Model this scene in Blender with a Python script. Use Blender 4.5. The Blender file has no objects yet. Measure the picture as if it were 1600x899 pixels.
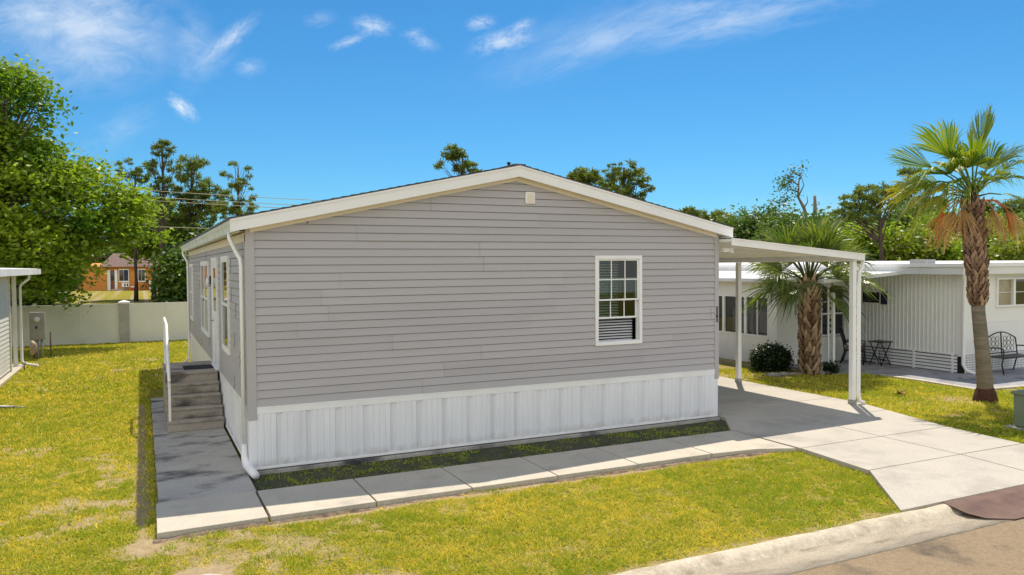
import bpy, math, random
import numpy as np
from mathutils import Vector, Matrix
R = math.radians
S = bpy.context.scene
COL = S.collection

# ------------------------------------------------------------------ camera
CP = Vector((-1.30316, -10.99816, 2.79175))
CR = Vector((0.90121, -0.433312, -0.0078163)); CU = Vector((0.0196239, 0.0227837, 0.9995478)); CF = Vector((0.4329378, 0.900956, -0.0290361))
cam = bpy.data.cameras.new('camera'); co = bpy.data.objects.new('camera', cam); COL.objects.link(co)
cam.sensor_width = 36; cam.lens = 1203.97 / 1600 * 36; cam.clip_start = 0.1; cam.clip_end = 3000
mw = Matrix((CR, CU, -CF)).transposed().to_4x4(); mw.translation = CP; co.matrix_world = mw
S.camera = co
def at(px, py, t):      # real place seen at a photo pixel, t metres into the scene
    return CP + CF * t + CR * ((px - 800) / 1203.97 * t) - CU * ((py - 449.5) / 1203.97 * t)

# ------------------------------------------------------------------ sun, sky, exposure
SUNV = Vector((0.33, 0.405, 1.0)).normalized()
EL = math.asin(SUNV.z); AZ = math.atan2(SUNV.x, SUNV.y)
S.view_settings.view_transform = 'Standard'; S.view_settings.look = 'None'; S.view_settings.gamma = 1
S.view_settings.exposure = 0.15
SUN_STRENGTH = 5.0; SKY_STRENGTH = 0.10
sl = bpy.data.lights.new('sun', 'SUN'); sl.energy = SUN_STRENGTH; sl.angle = R(0.55); sl.color = (1.0, 0.90, 0.76)
so = bpy.data.objects.new('sun', sl); COL.objects.link(so); so.rotation_euler = SUNV.to_track_quat('Z', 'Y').to_euler(); so.location = (20, 25, 60)
W = bpy.data.worlds.new('World'); S.world = W; W.use_nodes = True
S.cycles.use_denoising = True
S.cycles.max_bounces = 8; S.cycles.transparent_max_bounces = 8

FILL_CLOUD = 10.8     # radiance of the added fill clouds, in the sky texture's own units
def build_world():
    nt = W.node_tree; N = nt.nodes; L = nt.links; N.clear()
    out = N.new('ShaderNodeOutputWorld'); bg = N.new('ShaderNodeBackground'); bg.inputs[1].default_value = SKY_STRENGTH
    sky = N.new('ShaderNodeTexSky'); sky.sky_type = 'NISHITA'; sky.sun_disc = False
    sky.sun_elevation = EL; sky.sun_rotation = AZ; sky.air_density = 1.0; sky.dust_density = 0.0; sky.ozone_density = 3.5
    hsv = N.new('ShaderNodeHueSaturation'); hsv.inputs['Hue'].default_value = 0.488; hsv.inputs['Saturation'].default_value = 1.1; hsv.inputs['Value'].default_value = 1.0
    L.new(sky.outputs[0], hsv.inputs['Color'])
    mul = N.new('ShaderNodeMix'); mul.data_type = 'RGBA'; mul.blend_type = 'MULTIPLY'; mul.inputs[0].default_value = 1; mul.inputs[7].default_value = (.41, .80, 1.07, 1); L.new(hsv.outputs[0], mul.inputs[6])
    tc = N.new('ShaderNodeTexCoord')
    # thin streaky clouds: each patch is a soft ellipse in direction space, broken up by stretched noise
    def vm(op, a, b=None):
        n = N.new('ShaderNodeVectorMath'); n.operation = op
        for i, v in enumerate((a, b)):
            if v is None: continue
            if hasattr(v, 'default_value') or hasattr(v, 'links'): L.new(v, n.inputs[i])
            else: n.inputs[i].default_value = v
        return n
    def mm(op, a, b=None, clamp=False):
        n = N.new('ShaderNodeMath'); n.operation = op; n.use_clamp = clamp
        for i, v in enumerate((a, b)):
            if v is None: continue
            if isinstance(v, (int, float)): n.inputs[i].default_value = v
            else: L.new(v, n.inputs[i])
        return n.outputs[0]
    tot = None
    clouds = [  # px, py, half-length, half-width, angle, density, streak
        (140, 50, 115, 80, 10, .46, 1.8), (362, 58, 52, 13, 40, .42, 3.0), (330, 90, 46, 26, 40, .16, 2.0), (300, 75, 30, 60, -10, .20, 1.6), (285, 168, 26, 13, -40, .6, 1.6),
        (582, 40, 32, 15, -10, .42, 1.8), (500, 30, 26, 12, 10, .16, 2), (1080, 12, 60, 12, 10, .2, 3), (545, 65, 34, 8, 20, .34, 2.2), (750, 36, 26, 12, 10, .34, 1.8), (815, 40, 24, 10, 20, .3, 1.8), (785, 64, 52, 18, 14, .46, 2.0), (662, 66, 26, 13, -20, .24, 1.8), (645, 52, 20, 8, 10, .2, 1.8),
        (960, 55, 150, 30, 24, .20, 4.0), (1150, 30, 190, 32, 12, .30, 4.5), (905, 60, 200, 50, 20, .12, 3.0),
        (190, 200, 60, 26, 30, .12, 2.0), (1300, 345, 330, 50, 4, .16, 3.0), (390, 105, 24, 16, 10, .2, 2.0), (60, 20, 120, 30, 10, .25, 3.0)]
    for (px, py, hl, hw, ang, dens, st) in clouds:
        d = (at(px, py, 1) - CP).normalized()
        a = math.radians(ang)
        ux = (CR * math.cos(a) + CU * math.sin(a)); ux = (ux - d * ux.dot(d)).normalized(); vy = d.cross(ux)
        k = 1203.97
        du = vm('DOT_PRODUCT', tc.outputs['Generated'], tuple(ux)).outputs['Value']
        dv = vm('DOT_PRODUCT', tc.outputs['Generated'], tuple(vy)).outputs['Value']
        df = vm('DOT_PRODUCT', tc.outputs['Generated'], tuple(d)).outputs['Value']
        u = mm('MULTIPLY', du, k / hl); v = mm('MULTIPLY', dv, k / hw)
        cmb = N.new('ShaderNodeCombineXYZ'); L.new(mm('MULTIPLY', du, k / hw / st), cmb.inputs[0]); L.new(mm('MULTIPLY', dv, k / hw), cmb.inputs[1]); cmb.inputs[2].default_value = px * .13
        nz = N.new('ShaderNodeTexNoise'); nz.inputs['Scale'].default_value = 2.1; nz.inputs['Detail'].default_value = 10; nz.inputs['Roughness'].default_value = .68; nz.inputs['Distortion'].default_value = .5
        L.new(cmb.outputs[0], nz.inputs['Vector'])
        rr = mm('ADD', mm('MULTIPLY', u, u), mm('MULTIPLY', v, v))
        fall = mm('SUBTRACT', 1.0, mm('POWER', mm('MULTIPLY', rr, .7), .5), True)
        f2 = mm('MULTIPLY', fall, mm('MULTIPLY', mm('SUBTRACT', mm('ADD', nz.outputs[0], mm('MULTIPLY', fall, .28)), .44), 2.8, True), True)
        f3 = mm('MULTIPLY', mm('MULTIPLY', f2, 1.5 * dens, True), mm('GREATER_THAN', df, 0.0))
        tot = f3 if tot is None else mm('ADD', tot, f3, True)
    mx = N.new('ShaderNodeMix'); mx.data_type = 'RGBA'
    L.new(tot, mx.inputs[0]); L.new(mul.outputs[2], mx.inputs[6]); mx.inputs[7].default_value = (7.6, 8.4, 9.2, 1)
    # bank of fill clouds, unseen, added behind the camera to brighten the shaded walls
    back = vm('DOT_PRODUCT', tc.outputs['Generated'], (-.60, -.80, 0.0)).outputs['Value']
    nb = N.new('ShaderNodeTexNoise'); nb.inputs['Scale'].default_value = 2.6; nb.inputs['Detail'].default_value = 8; nb.inputs['Roughness'].default_value = .55; L.new(tc.outputs['Generated'], nb.inputs['Vector'])
    def ramp(v, a, b):
        r = N.new('ShaderNodeMapRange'); r.interpolation_type = 'SMOOTHSTEP'; r.inputs[1].default_value = a; r.inputs[2].default_value = b; L.new(v, r.inputs[0]); return r.outputs[0]
    zc = vm('DOT_PRODUCT', tc.outputs['Generated'], (0.0, 0.0, 1.0)).outputs['Value']
    bank = mm('MULTIPLY', ramp(mm('SUBTRACT', back, mm('MULTIPLY', zc, .38)), -.34, -.05), ramp(nb.outputs[0], .40, .52))
    m2 = N.new('ShaderNodeMix'); m2.data_type = 'RGBA'; L.new(bank, m2.inputs[0]); L.new(mx.outputs[2], m2.inputs[6]); m2.inputs[7].default_value = (FILL_CLOUD * 1.02, FILL_CLOUD, FILL_CLOUD * .98, 1)
    L.new(m2.outputs[2], bg.inputs[0]); L.new(bg.outputs[0], out.inputs[0])
build_world()

# ------------------------------------------------------------------ materials
MATS = {}
def mat(name, c1, c2=None, scale=5.0, rough=.7, bump=0.0, bscale=None, metal=0.0, spec=.5, tint=None, stretch=(1, 1, 1), detail=5, c3=None, s3=1.0, t3=(.45, .6), transl=0.0, contrast=(.35, .65), grain=None, splash=None):
    if name in MATS: return MATS[name]
    m = bpy.data.materials.new(name); m.use_nodes = True; MATS[name] = m
    nt = m.node_tree; N = nt.nodes; L = nt.links; b = N['Principled BSDF']
    b.inputs['Roughness'].default_value = rough; b.inputs['Metallic'].default_value = metal; b.inputs['Specular IOR Level'].default_value = spec
    col = None
    tc = N.new('ShaderNodeTexCoord'); mp = N.new('ShaderNodeMapping'); mp.inputs['Scale'].default_value = stretch; L.new(tc.outputs['Object'], mp.inputs[0])
    def noise(sc, lo, hi, det=detail):
        nz = N.new('ShaderNodeTexNoise'); nz.inputs['Scale'].default_value = sc; nz.inputs['Detail'].default_value = det; nz.inputs['Roughness'].default_value = .6
        L.new(mp.outputs[0], nz.inputs['Vector'])
        mr = N.new('ShaderNodeMapRange'); mr.inputs[1].default_value = lo; mr.inputs[2].default_value = hi; L.new(nz.outputs[0], mr.inputs[0]); return nz, mr
    def mix(f, a, c):
        x = N.new('ShaderNodeMix'); x.data_type = 'RGBA'
        L.new(f, x.inputs[0])
        for i, v in ((6, a), (7, c)):
            if isinstance(v, tuple): x.inputs[i].default_value = (*v, 1)
            else: L.new(v, x.inputs[i])
        return x.outputs[2]
    if c2 is not None:
        nz, mr = noise(scale, *contrast); col = mix(mr.outputs[0], c1, c2)
    else:
        col = c1
    if c3 is not None:
        _, mr3 = noise(s3, *t3); col = mix(mr3.outputs[0], col, c3)
    if tint:
        at_ = N.new('ShaderNodeAttribute'); at_.attribute_name = 'tint'
        x = N.new('ShaderNodeMix'); x.data_type = 'RGBA'
        L.new(at_.outputs['Fac'], x.inputs[0])
        if isinstance(col, tuple): x.inputs[6].default_value = (*col, 1)
        else: L.new(col, x.inputs[6])
        x.inputs[7].default_value = (*tint, 1); col = x.outputs[2]
    if splash:      # soil splashed up from the bed
        sp = N.new('ShaderNodeSeparateXYZ'); L.new(tc.outputs['Object'], sp.inputs[0]); zr_ = N.new('ShaderNodeMapRange'); zr_.inputs[1].default_value = .26; zr_.inputs[2].default_value = .0; L.new(sp.outputs[2], zr_.inputs[0])
        n2 = N.new('ShaderNodeTexNoise'); n2.inputs['Scale'].default_value = 7; n2.inputs['Detail'].default_value = 8; L.new(tc.outputs['Object'], n2.inputs['Vector'])
        m2_ = N.new('ShaderNodeMath'); m2_.operation = 'MULTIPLY'; L.new(zr_.outputs[0], m2_.inputs[0]); L.new(n2.outputs[0], m2_.inputs[1]); r2 = N.new('ShaderNodeMapRange'); r2.inputs[1].default_value = .18; r2.inputs[2].default_value = .62; r2.inputs[4].default_value = .7; L.new(m2_.outputs[0], r2.inputs[0]); col = mix(r2.outputs[0], col, splash)
    if grain:
        ng = N.new('ShaderNodeTexNoise'); ng.inputs['Scale'].default_value = grain[0]; ng.inputs['Detail'].default_value = 4; ng.inputs['Roughness'].default_value = .7; L.new(tc.outputs['Object'], ng.inputs['Vector'])
        rg = N.new('ShaderNodeMapRange'); rg.inputs[1].default_value = .35; rg.inputs[2].default_value = .65; rg.inputs[3].default_value = 1 - grain[1]; rg.inputs[4].default_value = 1 + grain[1]; L.new(ng.outputs[0], rg.inputs[0])
        vm_ = N.new('ShaderNodeVectorMath'); vm_.operation = 'SCALE'; L.new(rg.outputs[0], vm_.inputs['Scale'])
        if isinstance(col, tuple): vm_.inputs[0].default_value = col
        else: L.new(col, vm_.inputs[0])
        col = vm_.outputs[0]
    if isinstance(col, tuple): b.inputs['Base Color'].default_value = (*col, 1)
    else: L.new(col, b.inputs['Base Color'])
    if bump:
        nb = N.new('ShaderNodeTexNoise'); nb.inputs['Scale'].default_value = bscale or scale * 4; nb.inputs['Detail'].default_value = 6; L.new(mp.outputs[0], nb.inputs['Vector'])
        bp = N.new('ShaderNodeBump'); bp.inputs['Strength'].default_value = 1; bp.inputs['Distance'].default_value = bump; L.new(nb.outputs[0], bp.inputs['Height']); L.new(bp.outputs[0], b.inputs['Normal'])
    if transl:
        tr = N.new('ShaderNodeBsdfTranslucent'); ms = N.new('ShaderNodeMixShader'); ms.inputs[0].default_value = transl
        if isinstance(col, tuple): tr.inputs[0].default_value = (*col, 1)
        else:
            bc = N.new('ShaderNodeMix'); bc.data_type = 'RGBA'; bc.blend_type = 'MULTIPLY'; bc.inputs[0].default_value = 1; bc.inputs[7].default_value = (1.6, 1.7, .7, 1)
            L.new(col, bc.inputs[6]); L.new(bc.outputs[2], tr.inputs[0])
        L.new(b.outputs[0], ms.inputs[1]); L.new(tr.outputs[0], ms.inputs[2]); L.new(ms.outputs[0], N['Material Output'].inputs[0])
    return m

M_siding = mat('siding_vinyl', (.425, .402, .408), (.455, .430, .436), 1.3, .55, .0006, 40, tint=(.50, .475, .478), spec=.3, stretch=(.4, .4, 3))
M_trimgray = mat('gray_trim', (.44, .42, .422), (.47, .445, .45), 3, .5)
M_white = mat('white_trim', (.90, .89, .88), (.85, .84, .82), 2.2, .45, c3=(.78, .76, .72), s3=1.1, t3=(.55, .8))
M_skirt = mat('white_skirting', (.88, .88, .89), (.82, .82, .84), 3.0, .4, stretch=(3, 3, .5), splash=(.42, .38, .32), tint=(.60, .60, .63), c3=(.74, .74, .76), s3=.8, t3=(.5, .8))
M_cream = mat('cream_soffit', (.80, .72, .58), (.76, .68, .54), 2, .6)  # white soffit; the warm cast of bounced light is put into its colour
M_gutter = mat('weathered_gutter', (.62, .66, .58), (.70, .72, .66), 3, .5, c3=(.42, .48, .38), s3=2, t3=(.5, .75))
M_shingle = mat('roof_shingle', (.10, .10, .11), (.17, .165, .17), 14, .95, .006, 60)
M_conc = mat('driveway_concrete', (.47, .435, .37), (.42, .39, .335), 1.4, .9, .0018, 60, c3=(.32, .295, .255), s3=.7, t3=(.52, .72), grain=(38, .09))
M_walk = mat('walk_concrete', (.52, .475, .385), (.46, .42, .345), 1.7, .9, .0018, 60, c3=(.34, .31, .26), s3=1.3, t3=(.54, .74), grain=(38, .11))
M_stain = mat('stained_concrete', (.47, .44, .385), (.38, .355, .315), 1.6, .92, .0018, 60, c3=(.045, .045, .047), s3=1.3, t3=(.50, .66), stretch=(.8, 1.4, 1), grain=(30, .14))
M_step = mat('step_concrete', (.43, .375, .305), (.33, .285, .235), 3.0, .92, .0015, 60, c3=(.09, .085, .08), s3=2.4, t3=(.50, .68), stretch=(.6, 1.2, 1.5), grain=(30, .14))
M_curb = mat('kerb_concrete', (.58, .51, .39), (.46, .40, .30), 11, .92, .006, 30, c3=(.34, .28, .19), s3=4, t3=(.50, .70), grain=(34, .13))
M_pan = mat('gutter_concrete', (.42, .36, .27), (.33, .28, .21), 4, .92, .006, 40, c3=(.19, .15, .10), s3=3, t3=(.52, .74), stretch=(.6, 1.8, 1), grain=(34, .14))
M_asph = mat('asphalt', (.185, .135, .080), (.31, .235, .14), 85, .95, .003, 130, c3=(.09, .068, .05), s3=1.3, t3=(.56, .70), detail=9, contrast=(.33, .67), grain=(14, .10))
M_rust = mat('rusty_plate', (.10, .052, .036), (.16, .085, .058), 5, .7, .001, 60)
M_bed = mat('bed_soil', (.045, .045, .022), (.09, .085, .04), 16, 1, .012, 60, c3=(.03, .05, .012), s3=7, t3=(.45, .6))
M_black = mat('black_metal', (.018, .016, .016), None, rough=.45)
M_dark = mat('dark_interior', (.03, .028, .027), None, rough=.9)
M_fence = mat('fence_vinyl', (.84, .84, .74), (.78, .79, .70), 1.0, .5, c3=(.70, .72, .62), s3=.7, t3=(.5, .75))
M_pillar = mat('fence_pillar_concrete', (.50, .49, .44), (.40, .39, .35), 4, .9, .002, 40)
M_blind = mat('blind_slat', (.78, .77, .75), None, rough=.6)
M_steel = mat('galvanised_gray', (.36, .36, .34), (.30, .30, .29), 5, .5, metal=.2)
M_green = mat('green_paint', (.16, .20, .13), (.19, .23, .15), 2, .6)
M_wood = mat('weathered_wood', (.20, .15, .11), (.13, .10, .08), 8, .85)
M_nbwall = mat('neighbour_white_wall', (.86, .855, .81), (.82, .81, .77), 1.5, .6)
M_nbroof = mat('neighbour_white_roof', (.82, .82, .82), (.70, .70, .69), 1.2, .6, c3=(.50, .48, .46), s3=.9, t3=(.58, .8))
M_navy = mat('navy_shutter', (.012, .016, .06), None, rough=.5)
M_orange = mat('orange_paint', (.66, .26, .045), (.58, .22, .04), 2, .8)
M_roofbrown = mat('brown_roof', (.20, .135, .11), (.15, .10, .085), 3, .9)
M_red = mat('red_plastic', (.45, .02, .02), None, rough=.4)
M_bark = mat('bark', (.10, .07, .055), (.055, .04, .032), 6, .95, .02, 12, stretch=(1, 1, .3))
M_barkpale = mat('pale_bark', (.26, .20, .15), (.16, .12, .09), 4, .95, .01, 12, stretch=(1, 1, .4))
M_palmbark = mat('palm_bark', (.28, .22, .17), (.20, .16, .12), 5, .95, .012, 9, stretch=(1, 1, 5), c3=(.16, .15, .10), s3=2)
M_boot = mat('palm_boot', (.22, .11, .055), (.10, .05, .03), 7, .9, .004, 30, tint=(.58, .42, .27))
M_boot2 = mat('fan_palm_boot', (.16, .075, .045), (.07, .035, .025), 7, .9, .004, 30, tint=(.46, .31, .20))
M_rootmat = mat('palm_root_mat', (.07, .028, .018), (.12, .05, .03), 14, 1, .01, 40)
M_deadfrond = mat('dead_frond', (.42, .22, .09), None, rough=.8, tint=(.50, .34, .17), transl=.25)
M_orangefrond = mat('orange_frond', (.62, .13, .03), None, rough=.8, tint=(.55, .26, .08), transl=.25)
M_cushion = mat('cushion_fabric', (.22, .13, .09), (.28, .18, .13), 9, .9)
M_rock = mat('border_rock', (.36, .34, .31), (.26, .245, .22), 6, .95, .01, 20)
M_leaf = mat('broad_leaf', (.045, .13, .012), None, rough=.42, tint=(.35, .43, .035), transl=.42, spec=.3)
M_leafdark = mat('evergreen_leaf', (.035, .085, .012), None, rough=.5, tint=(.13, .20, .025), transl=.3)
M_leafyel = mat('yellow_green_leaf', (.07, .13, .012), None, rough=.5, tint=(.30, .33, .03), transl=.38)
M_needle = mat('pine_needle', (.075, .115, .016), None, rough=.6, tint=(.20, .24, .045), transl=.35)
M_bushleaf = mat('bush_leaf', (.014, .032, .010), None, rough=.4, tint=(.03, .06, .015), transl=.2)
M_frond = mat('sabal_frond', (.055, .11, .020), None, rough=.32, tint=(.34, .35, .07), transl=.32, spec=.6)
M_frond2 = mat('fan_palm_frond', (.055, .13, .010), None, rough=.4, tint=(.27, .30, .025), transl=.38)
M_frondyel = mat('yellowing_frond', (.26, .25, .02), None, rough=.5, tint=(.45, .36, .05), transl=.38)
M_cable = mat('cable_gray', (.45, .42, .33), None, rough=.6)
M_number = mat('number_black', (.015, .015, .015), None, rough=.5)
M_rubber = mat('rubber_mat', (.012, .012, .014), None, rough=.95)
M_copper = mat('red_door', (.20, .07, .045), None, rough=.6)

def glassmat(name, col=(.02, .025, .03), rough=.03):
    m = bpy.data.materials.new(name); m.use_nodes = True; b = m.node_tree.nodes['Principled BSDF']
    b.inputs['Base Color'].default_value = (*col, 1); b.inputs['Roughness'].default_value = rough; b.inputs['Specular IOR Level'].default_value = .8
    return m
M_glassdark = glassmat('dark_window_glass')
def tintglass():
    m = bpy.data.materials.new('reflection_tint_pane'); m.use_nodes = True; nt = m.node_tree; N = nt.nodes; L = nt.links; N.clear()
    o = N.new('ShaderNodeOutputMaterial'); t = N.new('ShaderNodeBsdfTransparent'); t.inputs[0].default_value = (.64, .78, .70, 1)  # green tint stands in for trees reflected in the pane
    g = N.new('ShaderNodeBsdfGlossy'); g.inputs['Roughness'].default_value = .02; g.inputs[0].default_value = (.9, .95, .93, 1)
    f = N.new('ShaderNodeFresnel'); f.inputs[0].default_value = 1.55
    mx = N.new('ShaderNodeMixShader'); L.new(f.outputs[0], mx.inputs[0]); L.new(t.outputs[0], mx.inputs[1]); L.new(g.outputs[0], mx.inputs[2]); L.new(mx.outputs[0], o.inputs[0])
    return m
M_glass = tintglass()

# ------------------------------------------------------------------ object helpers
def tag(o, label=None, cat=None, group=None, kind=None):
    if label: o['label'] = label
    if cat: o['category'] = cat
    if group: o['group'] = group
    if kind: o['kind'] = kind
    return o
def thing(name, label, cat, loc=(0, 0, 0), group=None):
    o = bpy.data.objects.new(name, None); COL.objects.link(o); o.location = loc; o.empty_display_size = .2
    return tag(o, label, cat, group)
def root_loc(p):
    v = Vector((0, 0, 0))
    while p is not None: v += p.location; p = p.parent
    return v
class MB:
    def __init__(s): s.v = []; s.f = []; s.t = []; s.sm = []
    def add(s, vs, fs, tint=0.0, smooth=False):
        n = len(s.v); s.v += [tuple(v) for v in vs]
        for f in fs: s.f.append(tuple(n + i for i in f)); s.t.append(tint); s.sm.append(smooth)
        return s
    def box(s, a, b, tint=0.0, M=None):
        x0, y0, z0 = a; x1, y1, z1 = b
        vs = [Vector(c) for c in ((x0, y0, z0), (x1, y0, z0), (x1, y1, z0), (x0, y1, z0), (x0, y0, z1), (x1, y0, z1), (x1, y1, z1), (x0, y1, z1))]
        if M is not None: vs = [M @ v for v in vs]
        return s.add(vs, [(0, 3, 2, 1), (4, 5, 6, 7), (0, 1, 5, 4), (1, 2, 6, 5), (2, 3, 7, 6), (3, 0, 4, 7)], tint)
    def quad(s, a, b, c, d, tint=0.0): return s.add([a, b, c, d], [(0, 1, 2, 3)], tint)
    def prism(s, pts, z0, z1, tint=0.0):
        n = len(pts); vs = [(p[0], p[1], z0) for p in pts] + [(p[0], p[1], (p[2] if len(p) > 2 else z1)) for p in pts]
        return s.add(vs, [tuple(range(n))[::-1], tuple(range(n, 2 * n))] + [(i, (i + 1) % n, n + (i + 1) % n, n + i) for i in range(n)], tint)
    def sweep(s, prof, path, axis='x', tint=0.0, closed=True):
        n = len(prof); vs = []
        for (px, py, pz) in path:
            for (a, c) in prof: vs.append((px + a, py, pz + c) if axis == 'y' else (px, py + a, pz + c))
        fs = []
        for k in range(len(path) - 1):
            for i in range(n if closed else n - 1):
                j = (i + 1) % n; fs.append((k * n + i, k * n + j, (k + 1) * n + j, (k + 1) * n + i))
        if closed: fs += [tuple(range(n))[::-1], tuple(range((len(path) - 1) * n, len(path) * n))]
        return s.add(vs, fs, tint)
    def tube(s, pts, rad, seg=8, tint=0.0, squash=None, smooth=True):
        pts = [Vector(p) for p in pts]; k = len(pts)
        if not hasattr(rad, '__len__'): rad = [rad] * k
        vs = []; up = None
        for i, p in enumerate(pts):
            d = (pts[min(i + 1, k - 1)] - pts[max(i - 1, 0)]).normalized()
            if up is None:
                up = Vector((0, 0, 1)) if abs(d.z) < .9 else Vector((0, 1, 0))
            a = (up - d * up.dot(d))
            a = a.normalized() if a.length > 1e-6 else d.orthogonal().normalized()
            up = a; b = d.cross(a)
            for q in range(seg):
                t = 2 * math.pi * (q + .5) / seg; ra = rad[i]
                if squash: vs.append(p + a * (ra * squash[0] * math.cos(t)) + b * (ra * squash[1] * math.sin(t)))
                else: vs.append(p + a * (ra * math.cos(t)) + b * (ra * math.sin(t)))
        fs = [(i * seg + q, i * seg + (q + 1) % seg, (i + 1) * seg + (q + 1) % seg, (i + 1) * seg + q) for i in range(k - 1) for q in range(seg)]
        fs += [tuple(range(seg))[::-1], tuple(range((k - 1) * seg, k * seg))]
        return s.add(vs, fs, tint, smooth)
    def build(s, name, m, parent=None, bevel=0.0, smooth=False):
        me = bpy.data.meshes.new(name); me.from_pydata(s.v, [], s.f); me.materials.append(m)
        if any(s.t):
            at_ = me.attributes.new('tint', 'FLOAT', 'FACE'); at_.data.foreach_set('value', s.t)
        me.polygons.foreach_set('use_smooth', [bool(smooth or q) for q in s.sm])
        me.update()
        o = bpy.data.objects.new(name, me); COL.objects.link(o)
        if parent: 
            o.parent = parent
            loc = root_loc(parent)
            if loc.length > 0: me.transform(Matrix.Translation(-loc))
        if bevel:
            b = o.modifiers.new('bevel', 'BEVEL'); b.width = bevel; b.segments = 2; b.limit_method = 'ANGLE'
        return o
def npmesh(name, verts, nper, m, parent=None, tint=None, loc=None):
    """verts (n*nper,3): separate faces of nper corners each"""
    verts = np.ascontiguousarray(verts, dtype=np.float32)
    if parent is not None: verts = verts - np.array(root_loc(parent), dtype=np.float32)
    if loc is not None: verts = verts - np.array(loc, dtype=np.float32)
    n = len(verts) // nper; me = bpy.data.meshes.new(name)
    me.vertices.add(len(verts)); me.vertices.foreach_set('co', verts.ravel())
    me.loops.add(len(verts)); me.loops.foreach_set('vertex_index', np.arange(len(verts), dtype=np.int32))
    me.polygons.add(n); me.polygons.foreach_set('loop_start', np.arange(0, len(verts), nper, dtype=np.int32)); me.polygons.foreach_set('loop_total', np.full(n, nper, dtype=np.int32))
    if tint is not None:
        a = me.attributes.new('tint', 'FLOAT', 'FACE'); a.data.foreach_set('value', np.asarray(tint, dtype=np.float32))
    me.materials.append(m); me.update(calc_edges=True); me.validate()
    o = bpy.data.objects.new(name, me); COL.objects.link(o)
    if parent: o.parent = parent
    return o
def struct(o): return tag(o, kind='structure')

# value noise for ground masks
_rs = np.random.RandomState(7); _G = _rs.rand(128, 128)
def vnoise(x, y, s):
    x = np.asarray(x) * s + 1000.0; y = np.asarray(y) * s + 1000.0
    xi = np.floor(x).astype(int); yi = np.floor(y).astype(int); fx = x - xi; fy = y - yi
    fx = fx * fx * (3 - 2 * fx); fy = fy * fy * (3 - 2 * fy)
    g = lambda a, b: _G[a % 128, b % 128]
    return (g(xi, yi) * (1 - fx) + g(xi + 1, yi) * fx) * (1 - fy) + (g(xi, yi + 1) * (1 - fx) + g(xi + 1, yi + 1) * fx) * fy
def fbm(x, y, s): return (vnoise(x, y, s) + .5 * vnoise(x, y, s * 2.1) + .25 * vnoise(x, y, s * 4.3) + .125 * vnoise(x, y, s * 9)) / 1.875
GZ = -.075
def gheight(x, y):
    return GZ + (fbm(x, y, .5) - .5) * .05
def sstep(v, a, b): 
    t = np.clip((v - a) / (b - a), 0, 1); return t * t * (3 - 2 * t)
def dirt(x, y):   # 0 lush .. 1 bare sand
    n = fbm(x + 3, y, .9) * .45 + fbm(x, y + 9, 2.9) * .55
    d = sstep(n, .54, .70) * .8
    d = d * np.where((y < -2.0) & (x > 1.0), .35, 1.0)
    e = np.abs(y + 2.19 + .04 * np.sin(x * 3)) ; w = (.05 + .10 * fbm(x, y, 3))
    d = np.maximum(d, np.where((x > -1.4) & (x < 7.3) & (y < -2.1), sstep(-e, -w * 1.6, -w * .3), 0))
    e2 = np.abs(x + 1.36); d = np.maximum(d, np.where((y > -2.6) & (y < 7) & (x < -1.15), sstep(-e2, -.18 * fbm(x, y, 2.2) - .06, -.02) * .9, 0))
    r = np.hypot(x + 1.35, y + 2.3) + .25 * (fbm(x, y, 4) - .5); d = np.maximum(d, sstep(-r, -.45, -.15) * .95)
    r = np.hypot((x + 2.9) * .7, y + 4.0); d = np.maximum(d, sstep(-r, -1.6, -.2) * .8 * sstep(fbm(x, y, 3.2), .45, .65)); r = np.hypot((x + .2) * .8, (y + 3.1)); d = np.maximum(d, sstep(-r, -1.2, -.3) * .75 * sstep(fbm(x + 5, y, 2.6), .45, .62))
    r = np.hypot(x + .85, y + 3.35); d = np.maximum(d, sstep(-r, -.45, -.2))
    e4 = np.where((y > -4.95), 9, np.abs(y + 5.02)); d = np.maximum(d, sstep(-e4, -.12, -.02) * .7)
    r = np.hypot(x - 13.9, y + .7); d = np.maximum(d, sstep(-r, -.9, -.3) * .75)
    d = np.maximum(d, np.where((x > 11.2) & (y > 3.2) & (x < 14.6), sstep(fbm(x, y, 1.5), .3, .6) * .8, 0))
    return np.clip(d, 0, 1)

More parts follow.
